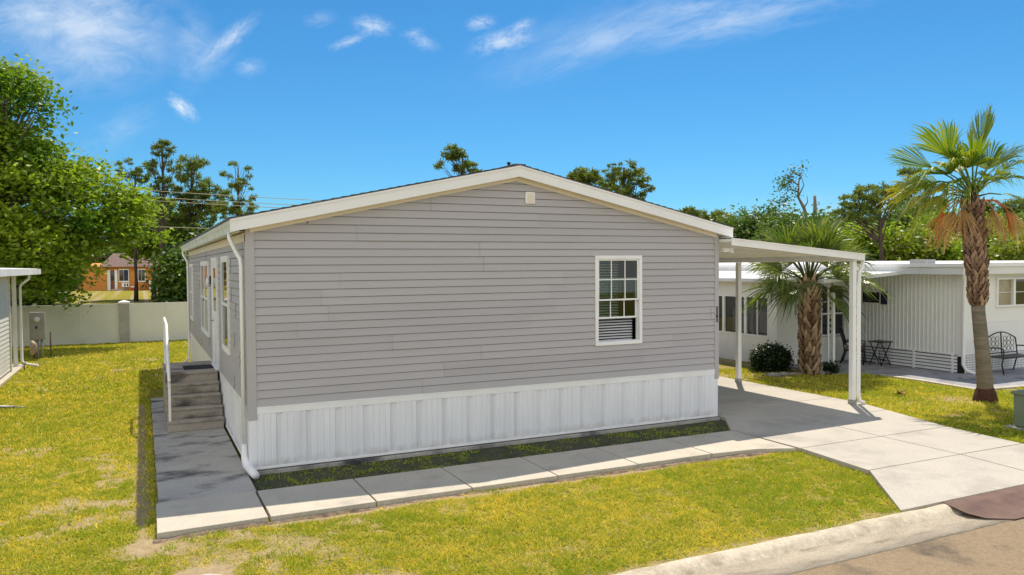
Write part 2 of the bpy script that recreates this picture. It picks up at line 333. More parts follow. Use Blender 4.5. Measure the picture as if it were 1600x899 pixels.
# ------------------------------------------------------------------ ground
def build_ground():
    def axis(a, b, st, far0, far1):
        near = np.arange(a, b + 1e-6, st)
        lo = a - np.geomspace(.3, a - far0, 14)[::-1]; hi = b + np.geomspace(.3, far1 - b, 14)
        return np.concatenate([lo, near, hi])
    xs = axis(-9, 17, .085, -500, 700); ys = axis(-5.12, 24, .085, -60, 900)
    X, Y = np.meshgrid(xs, ys, indexing='ij')
    Z = gheight(X, Y); Z[Y < -5.13] = -.32; 
    far = sstep(np.hypot(X, Y), 30, 60); Z = Z * (1 - far) + GZ * far
    Z[Y < -5.13] = -.32
    nx, ny = len(xs), len(ys)
    me = bpy.data.meshes.new('lawn'); V = np.stack([X, Y, Z], -1).reshape(-1, 3).astype(np.float32)
    i, j = np.meshgrid(np.arange(nx - 1), np.arange(ny - 1), indexing='ij'); a = (i * ny + j).ravel()
    F = np.stack([a, a + ny, a + ny + 1, a + 1], -1).astype(np.int32)
    me.vertices.add(len(V)); me.vertices.foreach_set('co', V.ravel()); me.loops.add(F.size); me.loops.foreach_set('vertex_index', F.ravel())
    me.polygons.add(len(F)); me.polygons.foreach_set('loop_start', np.arange(0, F.size, 4, dtype=np.int32)); me.polygons.foreach_set('loop_total', np.full(len(F), 4, dtype=np.int32))
    at_ = me.attributes.new('dirt', 'FLOAT', 'POINT'); at_.data.foreach_set('value', dirt(X, Y).ravel().astype(np.float32))
    me.update(calc_edges=True); me.polygons.foreach_set('use_smooth', np.ones(len(F), dtype=bool))
    m = bpy.data.materials.new('lawn_ground'); m.use_nodes = True; nt = m.node_tree; N = nt.nodes; L = nt.links; b = N['Principled BSDF']; b.inputs['Roughness'].default_value = 1; b.inputs['Specular IOR Level'].default_value = .1
    tc = N.new('ShaderNodeTexCoord')
    def nz(sc, lo, hi):
        n = N.new('ShaderNodeTexNoise'); n.inputs['Scale'].default_value = sc; n.inputs['Detail'].default_value = 7; n.inputs['Roughness'].default_value = .65; L.new(tc.outputs['Object'], n.inputs['Vector'])
        r = N.new('ShaderNodeMapRange'); r.inputs[1].default_value = lo; r.inputs[2].default_value = hi; L.new(n.outputs[0], r.inputs[0]); return n, r.outputs[0]
    def mix(f, a, c):
        x = N.new('ShaderNodeMix'); x.data_type = 'RGBA'; L.new(f, x.inputs[0])
        for k, v in ((6, a), (7, c)):
            if isinstance(v, tuple): x.inputs[k].default_value = (*v, 1)
            else: L.new(v, x.inputs[k])
        return x.outputs[2]
    g = mix(nz(.9, .38, .62)[1], (.30, .28, .025), (.42, .33, .045))
    g = mix(nz(34, .44, .60)[1], g, (.075, .08, .012))
    _, f = nz(9, .35, .65); sand = mix(f, (.46, .36, .22), (.34, .25, .14))
    da = N.new('ShaderNodeAttribute'); da.attribute_name = 'dirt'
    ad = N.new('ShaderNodeMath'); ad.operation = 'ADD'; ad.use_clamp = True; n3, f3 = nz(14, .5, .8); mu = N.new('ShaderNodeMath'); mu.operation = 'MULTIPLY'; mu.inputs[1].default_value = .25; L.new(f3, mu.inputs[0]); L.new(da.outputs['Fac'], ad.inputs[0]); L.new(mu.outputs[0], ad.inputs[1])
    L.new(mix(ad.outputs[0], g, sand), b.inputs['Base Color'])
    bp = N.new('ShaderNodeBump'); bp.inputs['Distance'].default_value = .03; nb, _ = nz(26, 0, 1); L.new(nb.outputs[0], bp.inputs['Height']); L.new(bp.outputs[0], b.inputs['Normal'])
    me.materials.append(m); o = bpy.data.objects.new('lawn', me); COL.objects.link(o); struct(o)
build_ground()

def build_grass():
    rs = np.random.RandomState(11)
    parts = []
    # x0,x1,y0,y1,count,height,width
    for (x0, x1, y0, y1, n, h, w) in ((-5.5, 8.0, -5.1, -2.05, 230000, .034, .0075), (-6.5, -1.2, -2.1, 3, 130000, .040, .010), (-7.5, -1.2, 3, 9, 80000, .045, .016), (-9, .4, 9, 22, 90000, .055, .03),
                                     (10.7, 15.6, -5.1, 5.2, 90000, .045, .016), (15.6, 22, -5.1, -.2, 22000, .05, .02), (0.0, 7.8, -1.02, -.10, 30000, .030, .008)):
        x = rs.uniform(x0, x1, n); y = rs.uniform(y0, y1, n)
        d = dirt(x, y); keep = rs.rand(n) > d * 1.05
        clump = fbm(x, y, 9); keep &= rs.rand(n) < sstep(clump, .32, .52) * .88 + .12
        if y1 < 0 and y0 < -4:   # drive flare keeps clear
            keep &= ~((x > 6.4 + (y + 5.2) * .8) & (x < 11.0) & (y > -5.3)) | (x > 11.3)
        if x0 > 10: keep &= (x > np.where(y > -1.2, 11.62, np.where(y > -4.2, 11.05, 11.9))) & ~((x > 15.35) & (y > -.35)) & ~((x > 14.3) & (y > 3.1))
        if y0 > -1.1 and y1 < 0: keep &= rs.rand(n) < sstep(fbm(x, y, 3.5), .40, .66) * .42
        x = x[keep]; y = y[keep]; n = len(x)
        z = gheight(x, y) - .004
        if y0 > -1.1 and y1 < 0: z = z * 0 - .06
        ang = rs.uniform(0, 2 * np.pi, n); hh = h * rs.uniform(.55, 1.35, n); ww = w * rs.uniform(.6, 1.3, n); lean = hh * rs.uniform(.2, 1.3, n); la = rs.uniform(0, 2 * np.pi, n)
        p0 = np.stack([x - np.cos(ang) * ww, y - np.sin(ang) * ww, z], -1); p1 = np.stack([x + np.cos(ang) * ww, y + np.sin(ang) * ww, z], -1)
        p2 = np.stack([x + np.cos(la) * lean, y + np.sin(la) * lean, z + hh], -1)
        t = np.clip(fbm(x, y, .8) * .6 + fbm(x, y, 3) * .5 + fbm(x, y, 11) * .8 - .60 + rs.normal(0, .3, n) - .25 * (y < -2.4) * (x > 5), 0, 1)
        if y0 > -1.1 and y1 < 0: t = t * .15
        parts.append((np.stack([p0, p1, p2], 1).reshape(-1, 3), t))
    # taller weed tufts, brown straw bits
    for (n, k, h, w, r_, tv) in ((900, 26, .075, .008, .05, 0.0), (500, 14, .04, .007, .04, 1.0)):
        cx = rs.uniform(-6.5, 8, n); cy = rs.uniform(-5.0, 9, n); ok = ((cy < -2.2) & (cx < 6.3)) | (cx < -1.4); cx = cx[ok]; cy = cy[ok]; n = len(cx)
        x = np.repeat(cx, k) + rs.normal(0, r_, n * k); y = np.repeat(cy, k) + rs.normal(0, r_, n * k); ok = (y > -5.08) & ((y < -2.16) | (x < -1.26)); x = x[ok]; y = y[ok]; n = len(x); z = gheight(x, y) - .004
        ang = rs.uniform(0, 6.283, n); la = rs.uniform(0, 6.283, n); hh = h * rs.uniform(.4, 1.2, n); lean = hh * rs.uniform(.3, 1.2, n)
        p0 = np.stack([x - np.cos(ang) * w, y - np.sin(ang) * w, z], -1); p1 = np.stack([x + np.cos(ang) * w, y + np.sin(ang) * w, z], -1); p2 = np.stack([x + np.cos(la) * lean, y + np.sin(la) * lean, z + hh], -1)
        parts.append((np.stack([p0, p1, p2], 1).reshape(-1, 3), np.clip(tv + rs.normal(0, .1, n), 0, 1)))
    V = np.concatenate([p[0] for p in parts]); T = np.concatenate([p[1] for p in parts])
    m = mat('grass_blade', (.28, .345, .026), None, rough=.6, tint=(.80, .61, .12), transl=.3, spec=.25)
    tag(npmesh('grass', V, 3, m, tint=T), 'short yellow-green lawn grass with bare sandy patches', 'grass', kind='stuff')
build_grass()

# road, kerb
mb = MB(); mb.quad((-60, -16, -.125), (90, -16, -.125), (90, -5.66, -.125), (-60, -5.66, -.125)); struct(mb.build('road', M_asph))
mb = MB(); prof = [(-5.09, -.3), (-5.09, -.052), (-5.12, -.036), (-5.18, -.034), (-5.23, -.044), (-5.27, -.075), (-5.31, -.105), (-5.42, -.124), (-5.68, -.119), (-5.68, -.3)]
rs = random.Random(3)
xs = [-40 + .25 * i for i in range(520)]
vs = []; n = len(prof)
for x in xs:
    j = rs.uniform(-.012, .012); k = rs.uniform(-.006, .006)
    for q, (y, z) in enumerate(prof): vs.append((x, y + (j if 0 < q < 6 else 0), z + (k if 0 < q < 6 else 0)))
fs = [(a * n + b, a * n + b + 1, (a + 1) * n + b + 1, (a + 1) * n + b) for a in range(len(xs) - 1) for b in range(n - 1)]
ft = [f for i, f in enumerate(fs) if i % (n - 1) < 6]; fb = [f for i, f in enumerate(fs) if i % (n - 1) >= 6]
mb.add(vs, ft, 0, True); struct(mb.build('kerb', M_curb)); mb = MB(); mb.add(vs, fb, 0, True); struct(mb.build('gutter', M_pan))

# ------------------------------------------------------------------ paving
def slabs(name, polys, m, z0=-.16, gap=.010, bev=.006):
    mb = MB()
    for p in polys:
        c = (sum(q[0] for q in p) / len(p), sum(q[1] for q in p) / len(p)); out = []
        for q in p:
            d = math.hypot(q[0] - c[0], q[1] - c[1]); k = 1 - gap * 1.4 / d
            out.append((c[0] + (q[0] - c[0]) * k, c[1] + (q[1] - c[1]) * k, q[2] if len(q) > 2 else 0.0))
        mb.prism(out, z0, 0)
    return struct(mb.build(name, m, bevel=bev))
jx = [-.06, 1.16, 2.39, 3.62, 4.90, 6.20]
fw = [[(jx[i], -2.12), (jx[i + 1], -2.13), (jx[i + 1], -1.0), (jx[i], -1.0)] for i in range(5)] + [[(6.2, -2.13), (7.0, -2.22), (7.55, -2.45), (7.55, -1.02), (6.2, -1.0)]]
slabs('front_walk', fw, M_walk)
rr = random.Random(12); mb = MB(); vs = []; n = 0; x = -1.25
while x < 7.5:
    yo = 0 if x < 6.2 else -((x - 6.2) ** 1.6) * .16
    w = .03 + .05 * float(fbm(x, 3.3, 2.5)) ; h = -.075 + .045 * float(fbm(x, 9.1, 1.8)) + rr.uniform(-.006, .006); vs += [(x, -2.135 + yo, h), (x, -2.15 - w * .5 + yo, h - .006), (x, -2.17 - w * 1.4 + yo, -.085)]; x += .035; n += 1
mb.add(vs, [(3 * a + b, 3 * a + b + 1, 3 * a + b + 4, 3 * a + b + 3) for a in range(n - 1) for b in range(2)]); struct(mb.build('soil_edge', mat('soil_crumb', (.16, .11, .075), (.30, .22, .15), 22, 1, .008, 70, c3=(.08, .055, .035), s3=5, t3=(.45, .65))))
fl = [[(-1.22, -2.14), (-.07, -2.12), (-.07, -1.0), (-1.21, -1.0)]]
slabs('corner_walk', fl, M_walk)
ys = [-1.0, -.05, 1.0, 2.1, 3.25, 4.4, 5.7, 7.15]
slabs('side_walk', [[(-1.19, ys[i]), (-.05, ys[i]), (-.05, ys[i + 1]), (-1.18, ys[i + 1])] for i in range(7)], M_stain)
dl = lambda y: 7.6 if y > -2.5 else (7.6 - (-2.5 - y) * .115 if y > -3.8 else 7.45 - (-3.8 - y) * .80)
zz = lambda y: 0.0 if y > -3.8 else (y + 3.8) * .030
dp = []
xr = lambda y: 11.55 if y > -.3 else (11.55 - (-.3 - y) * .27 if y > -2.5 else (10.95 - (-2.5 - y) * .1 if y > -3.9 else 10.8 - (y + 3.9) * .5))
rows = [(-5.06, -3.8), (-3.8, -2.47), (-2.47, -.98), (-.98, .45), (.45, 3.9), (3.9, 8), (8, 12)]
for (a, b) in rows:
    if a < -1: 
        L0, L1 = dl(a), dl(b) if b < -1.2 else 7.57
    else: L0 = L1 = 8.16 if a > -.5 else 8.16
    if a == -.98: L0 = 7.57; L1 = 8.16
    if a == -.98:
        dp.append([(7.57, a, 0), (9.35, a, 0), (9.35, b, 0), (8.16, b, 0), (8.16, -.14, 0)]); dp.append([(9.35, a, 0), (xr(a), a, 0), (11.55, -.3, 0), (11.55, b, 0), (9.35, b, 0)]); continue
    dp.append([(L0, a, zz(a)), (9.35, a, zz(a)), (9.35, b, zz(b)), (L1, b, zz(b))]); dp.append([(9.35, a, zz(a)), (xr(a), a, zz(a)), (xr(b), b, zz(b)), (9.35, b, zz(b))])
slabs('driveway', dp, M_conc, gap=.010)
# steel ramp plate over the gutter
mb = MB()
rows_ = [(-5.10, -.028), (-5.25, -.026), (-5.4, -.066), (-5.55, -.098), (-5.70, -.108)]
lft = [7.12, 7.06, 7.10, 7.22, 7.50]
vs = []
for k, (y, z) in enumerate(rows_): vs += [(lft[k], y, z), (11.6, y, z), (lft[k], y, z - .008), (11.6, y, z - .008)]
fs = []
for k in range(4):
    a = k * 4; b = a + 4; fs += [(a, a + 1, b + 1, b), (a + 2, b + 2, b + 3, a + 3), (a, b, b + 2, a + 2), (a + 1, a + 3, b + 3, b + 1)]
fs += [(0, 2, 3, 1), (16, 17, 19, 18)]
mb.add(vs, fs); tag(mb.build('gutter_plate', M_rust), 'rusty brown steel ramp plate bridging the gutter at the foot of the driveway', 'metal plate')
mb = MB(); mb.quad((-.05, -1.02, -.056), (8.17, -1.02, -.056), (8.17, -.02, -.056), (-.05, -.02, -.056)); struct(mb.build('planting_bed', M_bed))
mb = MB(); mb.box((-.04, -.06, -.2), (8.13, .01, -.004)); struct(mb.build('footing', M_stain, bevel=.006))

# ------------------------------------------------------------------ the gray home
HW, HD, ZS = 8.1, 14.0, .876
EV, PK, OVX, OFY = 3.26, 4.174, .234, .173
SL = (PK - EV) / (HW / 2 + OVX)
zlim = lambda x: PK - abs(x - HW / 2) * SL
home = thing('mobile_home', 'wide gray vinyl-sided mobile home with white ribbed skirting and low gable roof', 'house', (0, 0, 0))
P = .1143
def course_strips(mb, put, length, zl, openings, seed, z_start=ZS, z_end=4.2):
    """put(u, out, z) -> world point; out is the distance proud of the wall"""
    rr = random.Random(seed); z = z_start; k = 0; seams = []
    while z < z_end:
        z1 = min(z + P, z_end)
        if k % 2 == 0:
            seams = []; u = rr.uniform(.6, 3.6)
            while u < length: seams.append(u); u += 3.66
            tints = [rr.uniform(0, .55) for _ in range(len(seams) + 1)]
        def span(za, zb, ulo, uhi):
            cuts = [ulo] + [s for s in seams if ulo < s < uhi] + [uhi]
            for a, b in zip(cuts[:-1], cuts[1:]):
                ti = sum(1 for s in seams if s <= a + 1e-6); off = .0055 * (ti % 2)
                top_ = z1 - .009 if z1 < z_end - 1e-6 else z1; zb2 = min(zb, top_); full_ = zb > zb2
                if za >= zb2: continue
                oa = .026 - .016 * (za - z) / P + off; ob = .026 - .016 * (zb2 - z) / P + off; zb_, zb_top = zb2, zb
                # clip to roof line
                lo_a, hi_a = zl(za); lo_b, hi_b = zl(zb_)
                if lo_a >= hi_a: continue
                if lo_b >= hi_b: lo_b = hi_b = (lo_b + hi_b) / 2
                A0, A1, B0, B1 = max(a, lo_a), min(b, hi_a), max(a, lo_b), min(b, hi_b)
                if A0 >= A1: continue
                B0 = min(B0, b); B1 = max(B1, a)
                if B0 > B1: B0 = B1 = min(max((B0 + B1) / 2, a), b)
                mb.add([put(A0, oa, za), put(A1, oa, za), put(B1, ob, zb_), put(B0, ob, zb_)], [(0, 1, 2, 3)], tints[ti] + .001)
                if abs(za - z) < 1e-6: mb.add([put(A0, .003, za), put(A1, .003, za), put(A1, oa, za), put(A0, oa, za)], [(0, 1, 2, 3)], .001)
                if full_: mb.add([put(B0, ob, zb_), put(B1, ob, zb_), put(B1, .001, zb_ + .001), put(B0, .001, zb_ + .001), put(B1, .001, zb_top), put(B0, .001, zb_top)], [(0, 1, 2, 3), (3, 2, 4, 5)], .001)
        ops = [o for o in openings if o[2] < z1 - 1e-6 and o[3] > z + 1e-6]
        if not ops: span(z, z1, 0, length)
        else:
            cur = 0
            for (u0, u1, o0, o1) in sorted(ops):
                span(z, z1, cur, u0)
                if o0 > z: span(z, o0, u0, u1)
                if o1 < z1: span(o1, z1, u0, u1)
                cur = u1
            span(z, z1, cur, length)
        z = z1; k += 1
gl = lambda z: ((0, HW) if z <= EV + SL * OVX else (HW / 2 - (PK - z) / SL, HW / 2 + (PK - z) / SL))
fl_ = lambda z: (0, HD) if z < 3.32 else (1, 0)
WX0, WX1, WZ0, WZ1 = 5.505, 6.445, 1.43, 2.94
mb = MB(); course_strips(mb, lambda u, o, z: (u, -o, z), HW, gl, [(WX0 + .03, WX1 - .03, WZ0 + .03, WZ1 - .03)], 5); mb.build('front_siding', M_siding, home)
mb = MB(); course_strips(mb, lambda u, o, z: (-o, HD - u, z), HD, fl_, [], 8, z_end=3.3); mb.build('side_siding', M_siding, home)
mb = MB(); course_strips(mb, lambda u, o, z: (HW + o, u, z), HD, fl_, [], 9, z_end=3.3); mb.build('side_siding', M_siding, home)
mb = MB(); course_strips(mb, lambda u, o, z: (HW - u, HD + o, z), HW, gl, [], 10); mb.build('rear_siding', M_siding, home)
# solid wall shell behind the siding
mb = MB()
def shell_front(y0, y1):
    for (a, b, c, d) in ((.0, WX0 + .03, ZS - .1, 3.2), (WX1 - .03, HW, ZS - .1, 3.2), (WX0 + .03, WX1 - .03, ZS - .1, WZ0 + .03), (WX0 + .03, WX1 - .03, WZ1 - .03, 3.2)): mb.box((a + .001, y0, c), (b - .001, y1, d))
    mb.add([(.0, y0, 3.2), (HW, y0, 3.2), (HW, y0, zlim(HW)), (HW / 2, y0, PK), (0, y0, zlim(0))], [(0, 1, 2, 3, 4)])
shell_front(.0, .1)
mb.box((.0, .1, ZS - .1), (.1, HD - .1, 3.25)); mb.box((HW - .1, .1, ZS - .1), (HW, HD - .1, 3.25)); mb.box((0, HD - .1, ZS - .1), (HW, HD, 3.2))
mb.build('wall_core', M_dark, home)
# corner posts
mb = MB(); mb.box((-.03, -.032, .70), (.085, .002, zlim(.03) - .0)); mb.box((-.032, -.030, .70), (-.001, .09, 3.24)); mb.build('corner_post', M_trimgray, home, bevel=.004)
mb = MB(); mb.box((HW - .062, -.032, .70), (HW + .03, .002, zlim(HW - .02))); mb.box((HW + .001, -.030, .70), (HW + .033, .09, 3.24)); mb.build('corner_post', M_trimgray, home, bevel=.004)
mb = MB(); mb.box((-.032, HD - .09, .70), (-.001, HD + .03, 3.24)); mb.build('corner_post', M_trimgray, home, bevel=.004)
# skirting: ribbed panels
def skirt(put, length, name):
    mb = MB(); pr = []; u = 0
    pan = [(0, .0), (.016, .0), (.026, .014), (.075, .016), (.083, .008), (.093, .008), (.101, .016), (.165, .017), (.173, .008), (.183, .008), (.191, .017), (.255, .016), (.263, .008), (.273, .008), (.281, .016), (.335, .014), (.350, -.006), (.392, -.006)]
    while u < length:
        for (a, o) in pan:
            if u + a < length: pr.append((u + a, o))
        u += .4064
    pr.append((length, 0))
    for (a, oa), (b, ob) in zip(pr[:-1], pr[1:]): mb.quad(put(a, oa + .006, .02), put(b, ob + .006, .02), put(b, ob + .006, .80), put(a, oa + .006, .80), (.50 if oa < 0 or ob < 0 else (.22 if oa < .01 and ob < .01 else .001)) * random.uniform(.3, 1.2))  # grey tint on groove quads paints in the shade and reflections of the ribs
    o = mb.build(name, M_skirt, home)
    mb = MB()
    def bx(o0, o1, z0, z1):
        c = [put(0, o0, z0), put(length, o0, z0), put(length, o1, z0), put(0, o1, z0), put(0, o0, z1), put(length, o0, z1), put(length, o1, z1), put(0, o1, z1)]
        mb.add(c, [(0, 3, 2, 1), (4, 5, 6, 7), (0, 1, 5, 4), (1, 2, 6, 5), (2, 3, 7, 6), (3, 0, 4, 7)])
    bx(.0, .026, .775, .874); bx(.0, .030, .852, .8745); bx(.0, .030, .012, .045)
    mb.build('trim_rail', M_white, o, bevel=.003)
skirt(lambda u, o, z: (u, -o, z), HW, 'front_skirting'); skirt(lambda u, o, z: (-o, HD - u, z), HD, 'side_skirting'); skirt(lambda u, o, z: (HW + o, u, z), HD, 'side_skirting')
mb = MB(); mb.box((-.018, -.020, .02), (.05, .0, .775)); mb.box((-.020, -.018, .02), (-.0, .05, .775)); mb.build('skirting_corner', M_skirt, home, bevel=.005)
mb = MB(); mb.box((HW - .04, -.02, .02), (HW + .018, 0, .775)); mb.box((HW, -.018, .02), (HW + .02, .05, .775)); mb.build('skirting_corner', M_skirt, home, bevel=.005)
# roof
yF, yB = -OFY, HD + OFY
roof = None
mb = MB(); xl, xr_ = -OVX + .005, HW + OVX - .005; T = .171
zt = lambda x: zlim(x) + T
for sx in (-1, 1):
    xe = HW / 2 + sx * (HW / 2 + OVX + .02); a = (HW / 2, yF - .012, PK + T + .003); 
    v = [(HW / 2, yF - .014, PK + T + .002), (xe, yF - .014, zt(xe) + .002), (xe, yB, zt(xe) + .002), (HW / 2, yB, PK + T + .002)]
    w = [(p[0], p[1], p[2] + .014) for p in v]
    fs = [(0, 3, 2, 1), (4, 5, 6, 7), (0, 1, 5, 4), (1, 2, 6, 5), (2, 3, 7, 6)]
    mb.add(v + w, fs if sx > 0 else [f[::-1] for f in fs])
mb.box((HW / 2 - .1, yF - .018, PK + T + .004), (HW / 2 + .1, yB, PK + T + .024))
roof = mb.build('roof', M_shingle, home)
mb = MB(); k = 0   # shingle courses as thin steps
for sx in (-1, 1):
    for q in range(32):
        x0 = HW / 2 + sx * (HW / 2 + OVX + .02 - q * .137); x1 = x0 - sx * .137
        mb.add([(x0, yF - .0135, zt(x0) + .028), (x1, yF - .0135, zt(x1) + .018), (x1, yB - .01, zt(x1) + .018), (x0, yB - .01, zt(x0) + .028), (x0, yF - .0135, zt(x0) + .016), (x0, yB - .01, zt(x0) + .016)], [(0, 1, 2, 3), (4, 0, 3, 5)])
mb.build('shingle_course', M_shingle, roof)
mb = MB(); mb.tube([(4.0, .12, 4.2), (4.0, .12, 4.40)], .02, 8); mb.tube([(4.0, .12, 4.40), (4.0, .12, 4.43)], .030, 8); mb.build('roof_vent_pipe', M_black, roof)
for sx in (-1, 1):
    mb = MB(); xe = HW / 2 + sx * (HW / 2 + OVX)
    a = [(HW / 2, yF, PK), (xe, yF, EV), (xe, yF, EV + T), (HW / 2, yF, PK + T)]; b = [(p[0], yF + .022, p[2]) for p in a]
    fs = [(0, 1, 2, 3), (4, 7, 6, 5), (0, 4, 5, 1), (1, 5, 6, 2), (2, 6, 7, 3)]
    mb.add(a + b, fs if sx > 0 else [f[::-1] for f in fs])
    a = [(HW / 2, yF - .012, PK + T - .028), (xe, yF - .012, EV + T - .028), (xe, yF - .012, EV + T), (HW / 2, yF - .012, PK + T)]; b = [(p[0], yF, p[2]) for p in a]
    mb.add(a + b, fs if sx > 0 else [f[::-1] for f in fs])
    mb.build('fascia', M_white, home)
    mb = MB()  # gable soffit and eave soffit
    xw = HW / 2 + sx * HW / 2
    mb.add([(HW / 2, yF + .022, PK + .004), (xe, yF + .022, EV + .004), (xe, .03, EV + .004), (HW / 2, .03, PK + .004)], [(0, 1, 2, 3)])
    mb.add([(xw - sx * .02, .03, zlim(xw) - .012), (xe - sx * .1, .03, EV + .012), (xe - sx * .1, HD, EV + .012), (xw - sx * .02, HD, zlim(xw) - .012)], [(0, 1, 2, 3)])
    # frieze board under the soffit, behind the rake
    q0 = HW / 2 + sx * (HW / 2 - .03)
    mb.add([(HW / 2, -.036, PK + .003), (q0, -.036, zlim(q0) + .003), (q0, -.036, zlim(q0) - .055), (HW / 2, -.036, PK - .055)], [(0, 1, 2, 3)])
    mb.add([(HW / 2, -.036, PK - .055), (q0, -.036, zlim(q0) - .055), (q0, -.0, zlim(q0) - .055), (HW / 2, -.0, PK - .055)], [(0, 1, 2, 3)])
    s0 = xw + sx * .002; mb.box((min(s0, s0 + sx * .03), .0, 3.14), (max(s0, s0 + sx * .03), HD, 3.262))
    mb.build('soffit', M_cream, home)
    # K gutter
    pr = [(0, .0), (-sx * .0, .0)]
    g0 = xe; prof = [(0, .168), (0, .12), (-sx * .02, .08), (-sx * .03, .0), (-sx * .115, .0), (-sx * .115, .168), (-sx * .108, .168), (-sx * .108, .008), (-sx * .034, .008), (-sx * .024, .082), (-sx * .006, .122), (-sx * .006, .168)]
    mb = MB(); mb.sweep(prof if sx < 0 else prof[::-1], [(g0, yF + .024, EV + .0), (g0, yB, EV + .0)], 'y'); mb.build('gutter', M_gutter, home)
# vent cover on gable
mb = MB(); mb.box((4.21, -.055, 3.765), (4.385, -.018, 3.955)); v = mb.build('vent_cover', M_white, home, bevel=.02)
mb = MB(); mb.box((4.235, -.060, 3.79), (4.36, -.052, 3.93)); mb.build('vent_face', M_cream, v, bevel=.004)
# downspouts of the home
def rect_spout(mb, pts, a=.040, b=.029): mb.tube(pts, 1.414, 4, squash=(b, a), smooth=False)
mb = MB(); pts = [(-.19, .42, 3.275), (-.19, .40, 3.20), (-.13, .26, 3.02), (-.075, .17, 2.90), (-.068, .15, 2.8), (-.068, .15, .35), (-.068, .14, .16), (-.05, .05, .075), (-.02, -.16, .045), (.01, -.38, .03)]
mb.tube(pts[:6], .038, 10, squash=(1.0, .8)); mb.tube(pts[5:], [.038, .052, .062, .060, .054], 10, squash=(1.0, .95)); mb.build('downspout', M_white, home)
mb = MB(); mb.tube([(-.19, 13.75, 3.275), (-.19, 13.7, 3.18), (-.09, 13.6, 2.98), (-.075, 13.6, 2.9), (-.075, 13.6, .3), (-.10, 13.55, .1), (-.3, 13.4, -.02)], .038, 10, squash=(1, .8)); mb.build('downspout', M_white, home)
# house numbers on the corner post
for k, ch in enumerate('2382'):
    c = bpy.data.curves.new('house_number', 'FONT'); c.body = ch; c.size = .085; c.extrude = .004; c.offset = .0025; c.align_x = 'CENTER'; c.align_y = 'CENTER'
    t = bpy.data.objects.new('tmp', c); COL.objects.link(t); dg = bpy.context.evaluated_depsgraph_get(); me = bpy.data.meshes.new_from_object(t.evaluated_get(dg)); bpy.data.objects.remove(t)
    me.materials.clear(); me.materials.append(M_number); me.transform(Matrix.Translation((HW - .016, -.038, 1.98 - k * .072)) @ Matrix.Rotation(R(90), 4, 'X'))
    o = bpy.data.objects.new('house_number', me); COL.objects.link(o); o.parent = home

# front window ------------------------------------------------------------
def ring(mb, x0, x1, z0, z1, w, y0, y1):
    mb.box((x0, y0, z1 - w), (x1, y1, z1)); mb.box((x0, y0, z0), (x1, y1, z0 + w)); mb.box((x0, y0, z0 + w), (x0 + w, y1, z1 - w)); mb.box((x1 - w, y0, z0 + w), (x1, y1, z1 - w))
win = None
mb = MB(); ring(mb, WX0, WX1, WZ0, WZ1, .058, -.045, .02); ring(mb, WX0 + .03, WX1 - .03, WZ0 + .03, WZ1 - .03, .035, .02, .07); win = mb.build('window', M_white, home, bevel=.004)
fx0, fx1 = WX0 + .058, WX1 - .058
mb = MB(); ring(mb, fx0, fx1, 2.18, WZ1 - .058, .028, -.022, .004)
for q in (1, 2): xx = fx0 + (fx1 - fx0) * q / 3; mb.box((xx - .009, -.014, 2.2), (xx + .009, -.002, 2.87))
mb.box((fx0 + .02, -.0145, 2.525), (fx1 - .02, -.0015, 2.543)); mb.build('upper_sash', M_white, win, bevel=.002)
mb = MB(); ring(mb, fx0 + .012, fx1 - .02, 1.875, 2.56, .03, .012, .036)
for q in (1, 2): xx = fx0 + (fx1 - fx0) * q / 3; mb.box((xx - .009, .018, 1.9), (xx + .009, .03, 2.54))
mb.build('lower_sash', M_white, win, bevel=.002)
mb = MB(); mb.quad((fx0, -.008, 2.19), (fx1, -.008, 2.19), (fx1, -.008, 2.88), (fx0, -.008, 2.88)); mb.quad((fx0 + .02, .024, 1.89), (fx1 - .03, .024, 1.89), (fx1 - .03, .024, 2.55), (fx0 + .02, .024, 2.55)); mb.build('glass', M_glass, win)
mb = MB(); mb.quad((fx0, .045, 1.49), (fx1, .045, 1.49), (fx1, .045, 1.9), (fx0, .045, 1.9)); 
# blinds
mb = MB(); z = 1.50
while z < 2.86:
    a = R(28); dx = .024 * math.cos(a); dz = .024 * math.sin(a)
    xe_ = fx1 - .06 if z < 1.9 else fx0 + .48; mb.add([(fx0 + .01, .10 - dx, z - dz), (xe_, .10 - dx, z - dz), (xe_, .10 + dx, z + dz), (fx0 + .01, .10 + dx, z + dz)], [(0, 1, 2, 3)]); z += .046
mb.build('blind', M_blind, win)
mb = MB(); mb.box((WX0 - .6, .55, 1.0), (WX1 + .6, .57, 3.1)); mb.box((WX0 - .6, .1, 1.0), (WX0 - .58, .55, 3.1)); mb.box((WX1 + .58, .1, 1.0), (WX1 + .6, .55, 3.1)); mb.box((WX0 - .6, .1, .98), (WX1 + .6, .57, 1.0)); mb.box((WX0 - .6, .1, 3.1), (WX1 + .6, .57, 3.12)); mb.build('room', M_dark, win)

